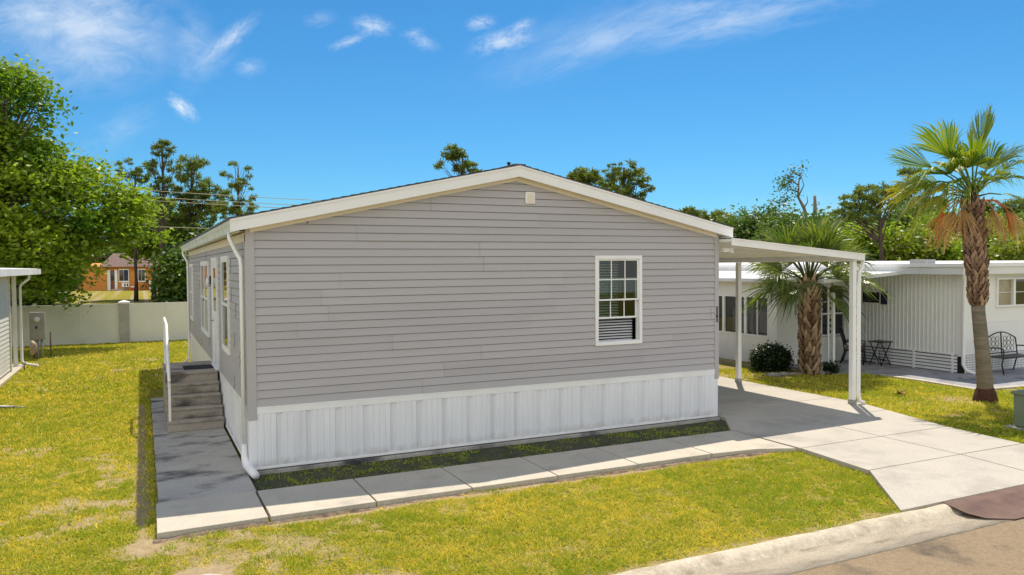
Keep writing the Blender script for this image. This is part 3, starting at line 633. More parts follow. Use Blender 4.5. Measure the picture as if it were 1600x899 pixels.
# side windows on x=0 -----------------------------------------------------
def side_window(y0, y1, z0, z1, double=False):
    def bx(mb, a0, a1, c0, c1, o0, o1): mb.box((-o1, a0, c0), (-o0, a1, c1))
    mb = MB(); w = .055
    bx(mb, y0, y1, z1 - .07, z1, .0, .058); bx(mb, y0, y1, z0, z0 + .07, .0, .058); bx(mb, y0, y0 + w, z0 + .07, z1 - .07, .0, .058); bx(mb, y1 - w, y1, z0 + .07, z1 - .07, .0, .058)
    if double: bx(mb, (y0 + y1) / 2 - .05, (y0 + y1) / 2 + .05, z0 + .07, z1 - .07, 0, .055)
    o = mb.build('window', M_white, home, bevel=.004)
    mb = MB(); bx(mb, y0 + w, y1 - w, z0 + .07, z1 - .07, .031, .035); mb.build('glass', M_glassdark, o)
    zm = (z0 + z1) / 2
    for (za, zb, th) in ((zm - .025, zm + .025, .053), (z1 - .1, z1 - .07, .049), (z0 + .07, z0 + .1, .049)): mb = MB(); bx(mb, y0 + w, y1 - w, za, zb, .034, th); mb.build('sash_rail', M_white, o)
side_window(2.25, 3.36, 1.36, 2.98); side_window(6.42, 8.55, 1.31, 2.93, True); side_window(12.0, 13.1, 1.32, 2.9)
# door
mb = MB(); 
for (a0, a1, c0, c1) in ((4.32, 4.40, .89, 2.98), (5.32, 5.40, .89, 2.98), (4.40, 5.32, 2.90, 2.98)): mb.box((-.058, a0, c0), (0, a1, c1))
mb.box((-.09, 4.32, .86), (0, 5.40, .89))
door = mb.build('door', M_white, home, bevel=.004)
mb = MB(); mb.box((-.034, 4.40, .90), (-.02, 5.32, 2.90)); mb.build('door_leaf', M_white, door)
mb = MB(); mb.box((-.040, 4.52, 1.95), (-.034, 5.20, 2.78)); mb.build('glass', M_glassdark, door)
mb = MB(); mb.box((-.044, 4.42, .91), (-.038, 5.30, .93)); mb.box((-.044, 4.42, 2.86), (-.036, 5.30, 2.9)); mb.box((-.044, 4.42, .93), (-.034, 4.5, 2.86)); mb.box((-.044, 5.22, .93), (-.034, 5.30, 2.86)); mb.box((-.043, 4.5, 1.82), (-.034, 5.22, 1.92)); mb.build('storm_door_frame', M_white, door)
mb = MB(); mb.tube([(-.04, 5.25, 1.75), (-.09, 5.25, 1.75), (-.09, 5.16, 1.75)], .012, 8); mb.build('handle', M_steel, door)
# porch light and outlet by door
mb = MB(); mb.box((-.06, 5.72, 2.45), (-.0, 5.84, 2.62)); lt = mb.build('porch_light', M_black, home, bevel=.006)
mb = MB(); mb.tube([(-.09, 5.78, 2.40), (-.09, 5.78, 2.58)], [.05, .035], 10); mb.build('lamp_glass', M_white, lt)
mb = MB(); mb.box((-.05, 5.75, 1.10), (-.0, 5.86, 1.22)); mb.build('outlet_box', M_trimgray, home, bevel=.006)

# ------------------------------------------------------------------ steps, mat, handrail
st = thing('entry_steps', 'stained concrete entry steps and landing below the side door of the gray home', 'steps', (-.5, 3.2, 0))
mb = MB()
for k in range(4):
    z0, z1 = .175 * k, .175 * (k + 1)
    y0 = 3.2 + .27 * k
    mb.box((-.955, y0, z0 if k else .001), (-.06, y0 + (.27 if k < 3 else .27) + .001, z1))
for k in range(4):
    y0 = 3.2 + .27 * k; z1 = .175 * (k + 1)
    mb.box((-.965, y0 - .018, z1 - .035), (-.055, y0 + .06, z1 + .003))
mb.build('step', M_step, st, bevel=.010)
mb = MB(); mb.box((-.955, 4.281, .001), (-.06, 5.95, .872)); mb.box((-.967, 4.262, .835), (-.053, 5.96, .876)); mb.build('landing', M_step, st, bevel=.010)
mb = MB(); mb.box((-.62, 4.62, .878), (-.10, 5.22, .888)); tag(mb.build('door_mat', M_rubber, None, bevel=.003), 'black rubber door mat on the concrete landing', 'door mat')
hr = thing('handrail', 'white metal handrail rising along the outer edge of the entry steps', 'handrail', (-.93, 3.3, 0))
X = -.915
mb = MB(); mb.tube([(X, 3.22, .86), (X, 3.26, .90), (X, 4.32, 1.76), (X, 5.78, 1.79), (X, 5.84, 1.74)], .024, 8); mb.build('top_rail', M_white, hr)
mb = MB(); mb.tube([(X, 3.3, .46), (X, 4.32, 1.22), (X, 5.8, 1.24)], .014, 6); mb.build('lower_rail', M_white, hr)
for (y, z0, z1) in ((3.3, .175, .93), (4.36, .876, 1.77), (5.8, .876, 1.79)):
    mb = MB(); mb.box((X - .02, y - .02, z0), (X + .02, y + .02, z1)); mb.build('post', M_white, hr, bevel=.003)

# ------------------------------------------------------------------ carport
cp = thing('carport', 'flat white aluminium carport roof attached to the gray home over the driveway', 'carport', (9.8, 0, 0))
cx0, cx1, cy0, cy1 = 8.14, 11.46, -.37, 10.5; ct = lambda x: 3.235 - (x - 8.1) * .0845
mb = MB(); v = [(cx0, cy0 + .03, ct(cx0)), (cx1, cy0 + .03, ct(cx1)), (cx1, cy1, ct(cx1)), (cx0, cy1, ct(cx0))]; w = [(p[0], p[1], p[2] - .05) for p in v]
mb.add(w + v, [(0, 3, 2, 1), (4, 5, 6, 7), (0, 1, 5, 4), (1, 2, 6, 5), (2, 3, 7, 6), (3, 0, 4, 7)])
y = cy0 + .3
while y < cy1:
    a, b = (cx0 + .01, y, ct(cx0) - .05), (cx1 - .1, y, ct(cx1 - .1) - .05)
    mb.add([(a[0], y, a[2]), (b[0], y, b[2]), (b[0], y + .03, b[2]), (a[0], y + .03, a[2]), (a[0], y, a[2] - .012), (b[0], y, b[2] - .012), (b[0], y + .03, b[2] - .012), (a[0], y + .03, a[2] - .012)], [(4, 5, 6, 7), (0, 1, 5, 4), (2, 3, 7, 6)]); y += .305
M_cpw = mat('carport_white', (.90, .89, .86), (.85, .84, .81), 1.6, .45, c3=(.74, .74, .70), s3=1.5, t3=(.56, .8))
mb.build('roof_pan', M_cpw, cp)
mb = MB(); x0, x1 = cx0, cx1 + .03
a = [(x0, cy0, ct(x0) - .118), (x1, cy0, ct(x1) - .118), (x1, cy0, ct(x1) + .012), (x0, cy0, ct(x0) + .012)]; b = [(p[0], cy0 + .03, p[2]) for p in a]
mb.add(a + b, [(0, 1, 2, 3), (4, 7, 6, 5), (0, 4, 5, 1), (1, 5, 6, 2), (2, 6, 7, 3), (3, 7, 4, 0)])
a = [(x0, cy0 - .012, ct(x0) - .013), (x1, cy0 - .012, ct(x1) - .013), (x1, cy0 - .012, ct(x1) + .012), (x0, cy0 - .012, ct(x0) + .012)]; b = [(p[0], cy0, p[2]) for p in a]
mb.add(a + b, [(0, 1, 2, 3), (0, 4, 5, 1), (1, 5, 6, 2), (2, 6, 7, 3), (3, 7, 4, 0)]); mb.build('fascia', M_cpw, cp)
mb = MB(); mb.box((cx1 - .10, cy0 + .031, ct(cx1) - .13), (cx1 + .03, cy1, ct(cx1) - .015)); mb.build('gutter', M_cpw, cp, bevel=.005)
mb = MB(); mb.box((11.25, cy0 + .06, ct(11.3) - .155), (11.345, cy1 - .1, ct(11.3) - .052)); mb.build('beam', M_cpw, cp, bevel=.003)
for y in (-.25, 2.97, 6.2, 9.4):
    mb = MB(); mb.box((11.248, y - .050, .0), (11.345, y + .045, ct(11.3) - .157))
    for dx in (.02, .055): mb.box((11.255 + dx, y - .052, .0), (11.255 + dx + .012, y - .0445, ct(11.3) - .157))
    ps = mb.build('post', M_cpw, cp, bevel=.003)
    mb = MB(); mb.box((11.24, y - .06, .001), (11.355, y + .06, .09)); mb.build('post_bracket', M_steel, ps, bevel=.002)
mb = MB(); mb.tube([(11.50, -.31, ct(11.45) - .12), (11.50, -.31, 2.76), (11.49, -.31, 2.70), (11.42, -.31, 2.60), (11.40, -.31, 2.52), (11.40, -.31, .2), (11.41, -.33, .06), (11.47, -.40, .03)], .042, 10, squash=(1, .85)); mb.build('downspout', M_cpw, cp)
mb = MB(); mb.box((8.2, -.1, 3.0), (8.34, .02, 3.07)); mb.box((8.34, -.12, 2.98), (8.4, .03, 3.075)); mb.build('junction_box', M_white, cp, bevel=.004)

# ------------------------------------------------------------------ boundary fence
fn = thing('boundary_wall', 'pale panel boundary wall with a gray concrete pillar along the back of the lawn', 'fence', (0, 22, -.07))
x = -1.93 - 1.49 * 14; k = 0
while x < 14:
    top = 1.42; mb = MB(); mb.box((x + .03, 21.97, -.02), (x + 1.46, 22.03, top - .03)); mb.box((x + .02, 21.955, top - .03), (x + 1.47, 22.045, top + .02)); mb.box((x + .03, 21.96, -.07), (x + 1.46, 22.04, .03))
    for q in range(1, 6): mb.box((x + q * .245, 21.966, .0), (x + q * .245 + .006, 21.9695, top - .04))
    if k == 0: last = x
    mb.build('panel', M_fence, fn)
    if (k - 14) % 6: mb = MB(); mb.box((x - .035, 21.945, -.07), (x + .035, 22.055, top + .045)); mb.build('post', M_fence, fn, bevel=.004)
    else:
        mb = MB(); mb.box((x - .17, 21.85, -.09), (x + .17, 22.15, 1.44)); pl = mb.build('pillar', M_pillar, fn, bevel=.008)
        mb = MB(); mb.box((x - .2, 21.82, 1.44), (x + .2, 22.18, 1.50)); mb.add([(x - .2, 21.82, 1.5), (x + .2, 21.82, 1.5), (x + .2, 22.18, 1.5), (x - .2, 22.18, 1.5), (x, 22, 1.58)], [(0, 1, 4), (1, 2, 4), (2, 3, 4), (3, 0, 4)]); mb.build('pillar_cap', M_white, pl)
    x += 1.49; k += 1

# ------------------------------------------------------------------ vegetation helpers
def leaves(rs, centers, per, spread, ln, wd, up=.3, droop=0.0, shape='diamond'):
    """free leaves scattered round clump centres -> (verts, per face 4)"""
    centers = np.asarray(centers); n = len(centers) * per
    c = np.repeat(centers, per, 0) + rs.normal(0, 1, (n, 3)) * np.asarray(spread)
    d = rs.normal(0, 1, (n, 3)); d[:, 2] = d[:, 2] * .5 - droop; d /= np.linalg.norm(d, axis=1)[:, None]
    nm = rs.normal(0, 1, (n, 3)); nm[:, 2] = np.abs(nm[:, 2]) + up; sd = np.cross(nm, d); sd /= np.linalg.norm(sd, axis=1)[:, None] + 1e-9
    L_ = (ln * rs.uniform(.6, 1.3, n))[:, None]; W_ = (wd * rs.uniform(.6, 1.3, n))[:, None]
    v = np.stack([c - d * L_ * .5, c + sd * W_ * .5 + d * L_ * .05, c + d * L_ * .5, c - sd * W_ * .5 + d * L_ * .05], 1)
    return v.reshape(-1, 3)
def needles(rs, centers, per, rad, wd, flat=.6):
    """tufts: thin blades radiating from each centre"""
    centers = np.asarray(centers); n = len(centers) * per
    c = np.repeat(centers, per, 0)
    rad = np.repeat(np.asarray(rad) if hasattr(rad, '__len__') else np.full(len(centers), rad), per)
    d = rs.normal(0, 1, (n, 3)); d[:, 2] = d[:, 2] * flat + .15; d /= np.linalg.norm(d, axis=1)[:, None]
    r = (rad * rs.uniform(.55, 1.1, n))[:, None]
    sd = np.cross(d, rs.normal(0, 1, (n, 3))); sd /= np.linalg.norm(sd, axis=1)[:, None] + 1e-9
    a = c + d * r * .15; b = c + d * r
    return np.stack([a - sd * wd * .4, a + sd * wd * .4, b + sd * wd * .6, b - sd * wd * .6], 1).reshape(-1, 3)
def blob_points(rs, blobs, n, shell=.55):
    vol = np.array([b[1] * b[2] * b[3] for b in blobs]) ** .8; p = vol / vol.sum(); idx = rs.choice(len(blobs), n, p=p)
    d = rs.normal(0, 1, (n, 3)); d /= np.linalg.norm(d, axis=1)[:, None]; r = rs.uniform(0, 1, n) ** (1 / 3.0); r = shell + (1 - shell) * r
    r *= rs.uniform(.82, 1.08, n)
    C_ = np.array([list(b[0]) for b in blobs])[idx]; S_ = np.array([[b[1], b[2], b[3]] for b in blobs])[idx]
    return C_ + d * r[:, None] * S_
def tree(name, label, cat, group, base, trunk_top, blobs, puffs, per, style='leaf', leaf=(.2, .12), spread=.35, m=None, bark=None, tr=.2, seed=1, limbs=8, bend=.3, shell=.55, clump=None, trunk=True, twigs=0, patchy=.5, wd=.03):
    rs = np.random.RandomState(seed); rr = random.Random(seed)
    base = Vector(base); top = Vector(trunk_top); t = thing(name, label, cat, base, group)
    pts = blob_points(rs, blobs, puffs, shell)
    # clumps of different brightness: neighbouring leaves share a natural tint
    if style == 'leaf':
        V = leaves(rs, pts, per, spread, leaf[0], leaf[1]); nf = len(V) // 4
    else:
        rad = rs.uniform(.7, 1.25, len(pts)) * spread; V = needles(rs, pts, per, rad, wd); nf = len(V) // 4
    ct_ = fbm(pts[:, 0] + pts[:, 2] * .7, pts[:, 1] + pts[:, 2], .6) * 1.6 - .3 + rs.normal(0, .12, len(pts))
    tint = np.clip(np.repeat(ct_, per) * patchy + rs.uniform(0, 1, nf) * (1 - patchy) * .9, 0, 1)
    npmesh('crown', V, 4, m, t, tint)
    if trunk:
        mb = MB(); k = 7; P_ = []
        for i in range(k):
            f = i / (k - 1); q = base.lerp(top, f); q += Vector((rr.uniform(-1, 1), rr.uniform(-1, 1), 0)) * bend * (f * (1 - f)) * 1.5; P_.append(q)
        rad = [tr * (1.35 if i == 0 else 1 - .62 * i / (k - 1)) for i in range(k)]; mb.tube(P_, rad, 9)
        for q in range(limbs):
            b = blobs[q % len(blobs)]; tgt = Vector(b[0]) + Vector((rr.uniform(-1, 1) * b[1], rr.uniform(-1, 1) * b[2], rr.uniform(-.6, .5) * b[3])) * .6
            f = min(.97, max(.3, (tgt.z - base.z) / max(.1, (top.z - base.z)) - rr.uniform(.15, .35))); s_ = base.lerp(top, f)
            s_ = P_[min(k - 1, int(f * (k - 1)))].lerp(P_[min(k - 1, int(f * (k - 1)) + 1)], f * (k - 1) % 1)
            mid = s_.lerp(tgt, .5) + Vector((rr.uniform(-.3, .3), rr.uniform(-.3, .3), rr.uniform(-.1, .4))) * (tgt - s_).length * .3
            r0 = tr * .36 * (1.1 - f * .5); mb.tube([s_, s_.lerp(mid, .5) + Vector((0, 0, .05)), mid, mid.lerp(tgt, .5), tgt], [r0, r0 * .8, r0 * .6, r0 * .42, r0 * .2], 6)
        for q in range(twigs):
            tgt = Vector(pts[rr.randrange(len(pts))]); b = min(blobs, key=lambda b: (Vector(b[0]) - tgt).length); s_ = Vector(b[0]).lerp(tgt, .25)
            f = min(.98, max(.25, (tgt.z - base.z) / max(.1, top.z - base.z) - .12)); s2 = P_[min(k - 1, int(f * (k - 1)))].lerp(P_[min(k - 1, int(f * (k - 1)) + 1)], f * (k - 1) % 1)
            mb.tube([s2, s2.lerp(tgt, .5) + Vector((0, 0, rr.uniform(-.2, .3))), tgt], [tr * .2, tr * .12, tr * .05], 5)
        mb.build('trunk', bark or M_bark, t)
    return t
def B(px, py, t, r, ry=None, rz=None):   # crown lobe: photo pixel, distance, radius in photo pixels
    k = t / 1203.97; return (at(px, py, t), r * k, (ry or r) * k, (rz or r) * k)
def G(px, t, z=GZ):                        # ground point below a photo column at distance t
    p = at(px, 440, t); return Vector((p.x, p.y, z))

# big broadleaf tree on the left, overhanging the boundary wall
t = 28.5
bl = [B(-20, 135, 28, 50), B(30, 150, 28, 36, None, 34), B(58, 180, 27.5, 22), B(5, 230, 28, 56, None, 44), B(62, 268, 28, 46, None, 38), B(20, 320, 27, 60), B(112, 268, 28, 30, None, 22), B(150, 268, 28.5, 30, None, 20), B(105, 325, 27.5, 48), B(172, 320, 28.5, 36, None, 34),
      B(205, 325, 29, 22), B(60, 390, 27, 52), B(140, 365, 28, 38, None, 28), B(200, 360, 28.5, 26, None, 20), B(228, 372, 29, 14, None, 16), B(100, 425, 27.5, 24, None, 20), B(60, 445, 26.5, 30, None, 20), B(5, 430, 26.5, 40), B(-60, 250, 28, 90), B(-70, 370, 27, 80), B(122, 455, 27, 16, None, 22), B(92, 470, 26.5, 16, None, 16), B(150, 398, 27.8, 26, None, 10)]
tree('broadleaf_tree', 'large bright green broadleaf tree spreading over the boundary wall behind the left neighbour home', 'tree', None, G(-10, 28), at(10, 230, 28), bl, 500, 110, 'leaf', (.20, .12), (.40, .40, .17), M_leaf, M_barkpale, .30, 4, 34, shell=.74, twigs=150, patchy=.75)

# pines beyond the wall, left
def pine(label, px, t, top_py, blobs, puffs, seed, tr=.2, group='tall pines beyond the boundary wall', per=44, spread=.36, limbs=16, m=None, lean=0, twigs=22, wd=.05, shell=.35, trunk_px=None, **kw):
    b = G(px, t); tp = at((trunk_px or px) + lean, top_py, t)
    return tree('pine_tree', label, 'tree', group, b, tp, [B(*q) for q in blobs], puffs, per, 'needle', (0, 0), spread, m or M_needle, M_bark, tr, seed, limbs, .35, shell, twigs=twigs, wd=wd, **kw)
pine('slender pine with a rounded crown just right of the big broadleaf tree', 212, 66, 262, [(200, 262, 66, 18, None, 18), (222, 275, 66, 15), (192, 285, 66, 12), (215, 320, 66, 24, None, 10), (235, 345, 66, 22, None, 10)], 76, 21, .15)
pine('tallest pine in the left row with a narrow tufted crown', 253, 62, 232, [(255, 235, 62, 17, None, 14), (240, 262, 62, 12), (270, 262, 62, 12), (252, 290, 62, 20, None, 14), (238, 312, 62, 18, None, 7), (226, 325, 62, 24, None, 8), (262, 320, 62, 14, None, 8)], 120, 22, .19)
pine('broad dense pine with sparse upper twigs, left of the gray home roof', 300, 68, 255, [(300, 255, 68, 26, None, 12), (298, 290, 68, 34, None, 26), (330, 310, 68, 30, None, 22), (282, 330, 68, 30, None, 26), (312, 345, 68, 44, None, 26), (345, 300, 68, 14), (300, 385, 68, 40, None, 24), (270, 370, 68, 26)], 420, 23, .22, limbs=22, spread=.42)
pine('thin open pine rising closest to the left eave of the gray home', 372, 62, 262, [(370, 262, 62, 16, None, 8), (356, 272, 62, 10), (385, 270, 62, 10), (378, 290, 62, 20, None, 12), (390, 305, 62, 10), (382, 325, 62, 22, None, 14), (355, 325, 62, 20, None, 12)], 80, 24, .13, spread=.34)
# crowns above the roof
pine('open ragged pine seen over the left slope of the gray home roof', 722, 55, 240, [(706, 240, 55, 20, None, 10), (718, 256, 55, 16), (735, 262, 55, 12), (745, 268, 55, 10, None, 8), (690, 258, 55, 8)], 62, 31, .12, 'pines rising behind the gray home', spread=.33)
pine('small round pine crown left of the wide one over the right roof slope', 912, 62, 268, [(912, 274, 62, 24, None, 11), (905, 282, 62, 18, None, 8), (930, 285, 62, 18, None, 10)], 85, 32, .2, 'pines rising behind the gray home', spread=.36)
pine('wide umbrella-crowned pine over the right slope of the gray home roof', 975, 58, 262, [(972, 266, 58, 30, None, 12), (950, 282, 58, 18, None, 10), (995, 278, 58, 24, None, 12), (1012, 292, 58, 10), (960, 298, 58, 30, None, 12), (998, 300, 58, 14)], 135, 33, .22, 'pines rising behind the gray home', spread=.33)
pine('low dark round pine crown just left of the right roof end', 1118, 60, 335, [(1118, 340, 60, 26, None, 10), (1125, 352, 60, 26, None, 10)], 100, 34, .2, 'pines rising behind the gray home', spread=.33)
pine('lowest pine crown peeping over the roof between two larger crowns', 1078, 64, 328, [(1078, 332, 64, 16, None, 9), (1082, 342, 64, 16, None, 8)], 60, 35, .2, 'pines rising behind the gray home', spread=.33)
# right: umbrella pine, small pine behind the fan palm, snags
pine('umbrella-shaped pine with a bare forked trunk left of the fan palm', 1380, 35, 325, [(1365, 302, 35, 34, None, 13), (1398, 296, 35, 22, None, 10), (1338, 314, 35, 28, None, 13), (1320, 334, 35, 20, None, 12), (1348, 338, 35, 30, None, 12), (1404, 316, 35, 14, None, 14), (1376, 322, 35, 24, None, 12), (1312, 350, 35, 12, None, 8)], 210, 41, .15, 'pines beyond the white neighbour home', spread=.21, limbs=16, trunk_px=1374, wd=.03)
pine('small pine crown half hidden behind the fan palm', 1420, 56, 270, [(1420, 270, 56, 14, None, 7), (1410, 300, 56, 12), (1440, 292, 56, 14, None, 8), (1430, 330, 56, 20, None, 10), (1460, 320, 56, 16)], 70, 42, .16, 'pines beyond the white neighbour home', spread=.42)
pine('pine at the right edge of the photo behind the fan palm trunk', 1590, 58, 330, [(1590, 325, 58, 24, None, 12), (1560, 345, 58, 22, None, 12), (1545, 330, 58, 14)], 90, 43, .16, 'pines beyond the white neighbour home', spread=.45)
# leaning sparse tree
tk = 48
tr_ = thing('sparse_tree', 'leaning nearly bare tree with a few tufts of leaves on its tip', 'tree', G(1268, tk))
mb = MB(); mb.tube([G(1268, tk), at(1262, 345, tk), at(1256, 325, tk), at(1247, 308, tk), at(1248, 285, tk), at(1252, 268, tk)], [.16, .12, .10, .07, .045, .02], 7)
for a_, b_, c_ in (((1256, 325), (1262, 316), (1261, 306)), ((1247, 308), (1256, 290), (1252, 275)), ((1248, 290), (1236, 282), (1224, 290)), ((1250, 275), (1240, 270), (1230, 280)), ((1247, 300), (1234, 296), (1220, 310))):
    mb.tube([at(*a_, tk), at(*b_, tk), at(*c_, tk)], [.05, .035, .015], 5)
mb.build('trunk', M_barkpale, tr_)
rs_ = np.random.RandomState(5); pc = np.array([list(at(x, y, tk) + Vector((0, rs_.uniform(-.4, .4), 0))) for (x, y) in [(1250, 262), (1244, 264), (1246, 272), (1238, 272), (1234, 280), (1240, 284), (1228, 280), (1216, 282), (1220, 290), (1224, 294), (1215, 287), (1218, 298), (1238, 298), (1240, 305), (1212, 316), (1216, 314), (1226, 310), (1224, 318), (1228, 316), (1232, 288)]])
npmesh('crown', leaves(rs_, pc, 34, .17, .17, .10), 4, M_leafdark, tr_, rs_.rand(20 * 34))
sn = thing('dead_snag', 'bare dead trunk standing alone right of the leaning sparse tree', 'tree', G(1276, 50))
mb = MB(); mb.tube([G(1276, 50), at(1274, 345, 50), at(1273, 306, 50)], [.2, .15, .09], 7); mb.tube([at(1274, 325, 50), at(1277, 319, 50)], [.04, .02], 5); mb.tube([at(1273, 332, 50), at(1270, 327, 50)], [.04, .02], 5); mb.build('trunk', M_barkpale, sn)

# dense belt of trees behind everything
def belt(label, px, py, t, r, rz, n, seed, m, per=46, leaf=(.22, .14), spread=.42, group='trees crowding behind the homes', cat='tree', name='broadleaf_tree'):
    rr = random.Random(seed); k = t / 1203.97; py += 8; rz *= .86; c = at(px, py, t)
    bl = [(c, r * k, r * k * .8, rz * k)] + [(at(px + rr.uniform(-.75, .75) * r, py + rr.uniform(-.5, .45) * rz, t + rr.uniform(-1.5, 1.5)), r * k * rr.uniform(.3, .5), r * k * .5, rz * k * rr.uniform(.35, .6)) for _ in range(6)]
    tree(name, label, cat, group, G(px, t), c, bl, n, per, 'leaf', leaf, spread, m, M_bark, .2, seed, 5, shell=.5, patchy=.7)
bt = [('dark evergreen tree directly over the right end of the gray home roof', 1150, 372, 46, 46, 40, 300, 1, M_leafdark), ('dark round tree behind the carport roof, left of the sabal palm crown', 1205, 362, 44, 42, 32, 300, 2, M_leafdark),
      ('mid green tree behind the left half of the sabal palm crown', 1245, 372, 40, 44, 34, 300, 3, M_leafdark), ('dark tree filling the gap behind the sabal palm crown', 1300, 368, 46, 44, 34, 300, 4, M_leafdark),
      ('bright green tree right of the sabal palm crown', 1345, 385, 38, 38, 26, 300, 5, M_leaf), ('yellow-green bush beyond the flat white roof, left of the fan palm', 1415, 392, 37, 36, 22, 300, 6, M_leafyel),
      ('dark tree behind the base of the umbrella pine', 1425, 352, 52, 40, 36, 260, 7, M_leafdark), ('mid green tree behind the fan palm trunk', 1475, 368, 46, 40, 36, 300, 8, M_leaf),
      ('yellow-green tree right of the fan palm trunk', 1565, 375, 40, 36, 28, 300, 9, M_leafyel), ('dark tree at the far right edge behind the white roof', 1620, 358, 50, 46, 40, 280, 10, M_leafdark),
      ('low yellow-green bush at the right edge beyond the flat roof', 1600, 396, 36, 34, 20, 220, 11, M_leafyel), ('green bush under the left side of the fan palm crown', 1455, 392, 38, 30, 20, 220, 12, M_leaf),
      ('green bush left of the umbrella pine trunk beyond the roof', 1370, 396, 40, 22, 16, 150, 13, M_leafyel)]
for q in bt: belt(*q)
bt2 = [('dark shrubby tree between the wall and the left eave of the gray home', 286, 432, 62, 21, 40, 300, 14, M_leafdark), ('mid green tree behind the trunks of the left pines', 240, 358, 70, 40, 30, 300, 15, M_leaf), ('dark tree hidden behind the left eave of the gray home', 312, 405, 66, 34, 46, 300, 16, M_leafdark),
       ('shaded tree behind the lower left branches of the big broadleaf tree', 20, 425, 60, 80, 56, 420, 17, M_leafdark), ('dark tree behind the roof of the orange cottage', 150, 395, 118, 46, 26, 260, 18, M_leafdark), ('dark tree behind the right end of the orange cottage', 225, 400, 118, 40, 24, 240, 19, M_leafdark)]
for q in bt2: belt(*q, leaf=(.42, .28), spread=.65)
# far wood closing the horizon
rs_ = np.random.RandomState(77); pts = []
for q in range(2600):
    px = rs_.uniform(-500, 2100); t = rs_.uniform(120, 150); pts.append(list(at(px, 438 - rs_.rand() ** .8 * (36 + 14 * math.sin(px * .013) + 8 * math.sin(px * .041)) , t)))
pts = np.array(pts); tag(npmesh('far_wood', leaves(rs_, pts, 16, .9, 1.1, .8), 4, M_leafdark, None, rs_.rand(len(pts) * 16)), 'distant dark wood closing the horizon', 'wood', kind='stuff')

# ------------------------------------------------------------------ palms
def frond(mb, rs, root, direc, pet, rad, fan=115, n=34, droop=.5, split=.5, fold=.25, roll=0.0, wid=1.0, tint=(0, 1), petm=True):
    root = Vector(root); d = Vector(direc).normalized()
    # petiole arcs down a little
    tip = root + d * pet + Vector((0, 0, -.12 * pet * droop)); mid = root + d * pet * .5 + Vector((0, 0, .05 * pet))
    if petm: mb.tube([root, mid, tip], [.022, .016, .012], 5, tint=rs.uniform(.2, .6))
    ax = (tip - mid).normalized(); side = ax.cross(Vector((0, 0, 1)))
    side = side.normalized() if side.length > .05 else Vector((1, 0, 0))
    side = Matrix.Rotation(roll, 3, ax) @ side; nm = side.cross(ax).normalized()
    for i in range(n):
        f = i / (n - 1) * 2 - 1; th = R(fan) * f
        l = rad * (1 - .30 * abs(f) ** 1.5) * rs.uniform(.88, 1.08)
        dr = (ax * math.cos(th) + side * math.sin(th) + nm * (fold * abs(math.sin(th)))).normalized()
        sd = (-ax * math.sin(th) + side * math.cos(th)).normalized(); wv = 2 * math.sin(R(fan) / (n - 1)) * l * .5 * wid
        tl = (.5 if i % 2 else -.5); ws = (sd + nm * tl).normalized()
        P_ = []; g = droop * l
        sp_ = split * rs.uniform(.85, 1.12); tw = rs.normal(0, .05)
        for s, w in ((.03, .15), (sp_, sp_ * 1.05), (sp_ + (1 - sp_) * .45, .42), (1.0, .03)):
            dd = g * max(0, s - .25) ** 2 * rs.uniform(.8, 1.3); c = tip + dr * (l * s) + Vector((0, 0, -dd))
            c += sd * (tw * l * max(0, s - sp_) * 2)
            if s > .9: c += Vector((rs.uniform(-.05, .05), rs.uniform(-.05, .05), -abs(rs.normal(0, .06)) * droop * 2)) * l
            hw = wv * w; P_ += [c - ws * hw, c + ws * hw]
        tt = rs.uniform(*tint); mb.add(P_, [(0, 1, 3, 2), (2, 3, 5, 4), (4, 5, 7, 6)], max(tt, .001))
def boots(mb, rs, path, rad, dz=.07, n=9, size=.14, out=.07):
    """old leaf bases criss-crossing a palm trunk"""
    L_ = [Vector(p) for p in path]; tot = sum((b - a).length for a, b in zip(L_[:-1], L_[1:])); k = int(tot / dz)
    for q in range(k):
        s = (q + .5) / k * tot; 
        for a, b in zip(L_[:-1], L_[1:]):
            if s <= (b - a).length: c = a.lerp(b, s / (b - a).length); ax = (b - a).normalized(); break
            s -= (b - a).length
        f = q / k; r = rad(f)
        for j in range(n):
            th = 2 * math.pi * (j + .5 * (q % 2)) / n + rs.uniform(-.06, .06); rd = Vector((math.cos(th), math.sin(th), 0)); tn = Vector((-math.sin(th), math.cos(th), 0))
            c0 = c + rd * r * .93; s_ = size * rs.uniform(.85, 1.2); o = out * rs.uniform(.6, 1.3); sk = rs.uniform(-.35, .35) + (.35 if q % 2 else -.35)
            tip = c0 + Vector((0, 0, 1)) * s_ + rd * o + tn * sk * s_ * .55
            wv = r * 2.6 / n * rs.uniform(.8, 1.1)
            a0, a1 = c0 - tn * wv - Vector((0, 0, s_ * .25)), c0 + tn * wv - Vector((0, 0, s_ * .25)); m_ = c0 + rd * o * .75 + Vector((0, 0, s_ * .35))
            t0, t1 = tip - tn * wv * .32, tip + tn * wv * .32; bk = tip - rd * .035
            mb.add([a0, a1, m_ + tn * wv * .55, t1, t0, m_ - tn * wv * .55, bk], [(0, 1, 2, 5), (5, 2, 3, 4), (4, 3, 6), (1, 6, 3, 2), (0, 5, 4, 6)], rs.uniform(.05, 1))
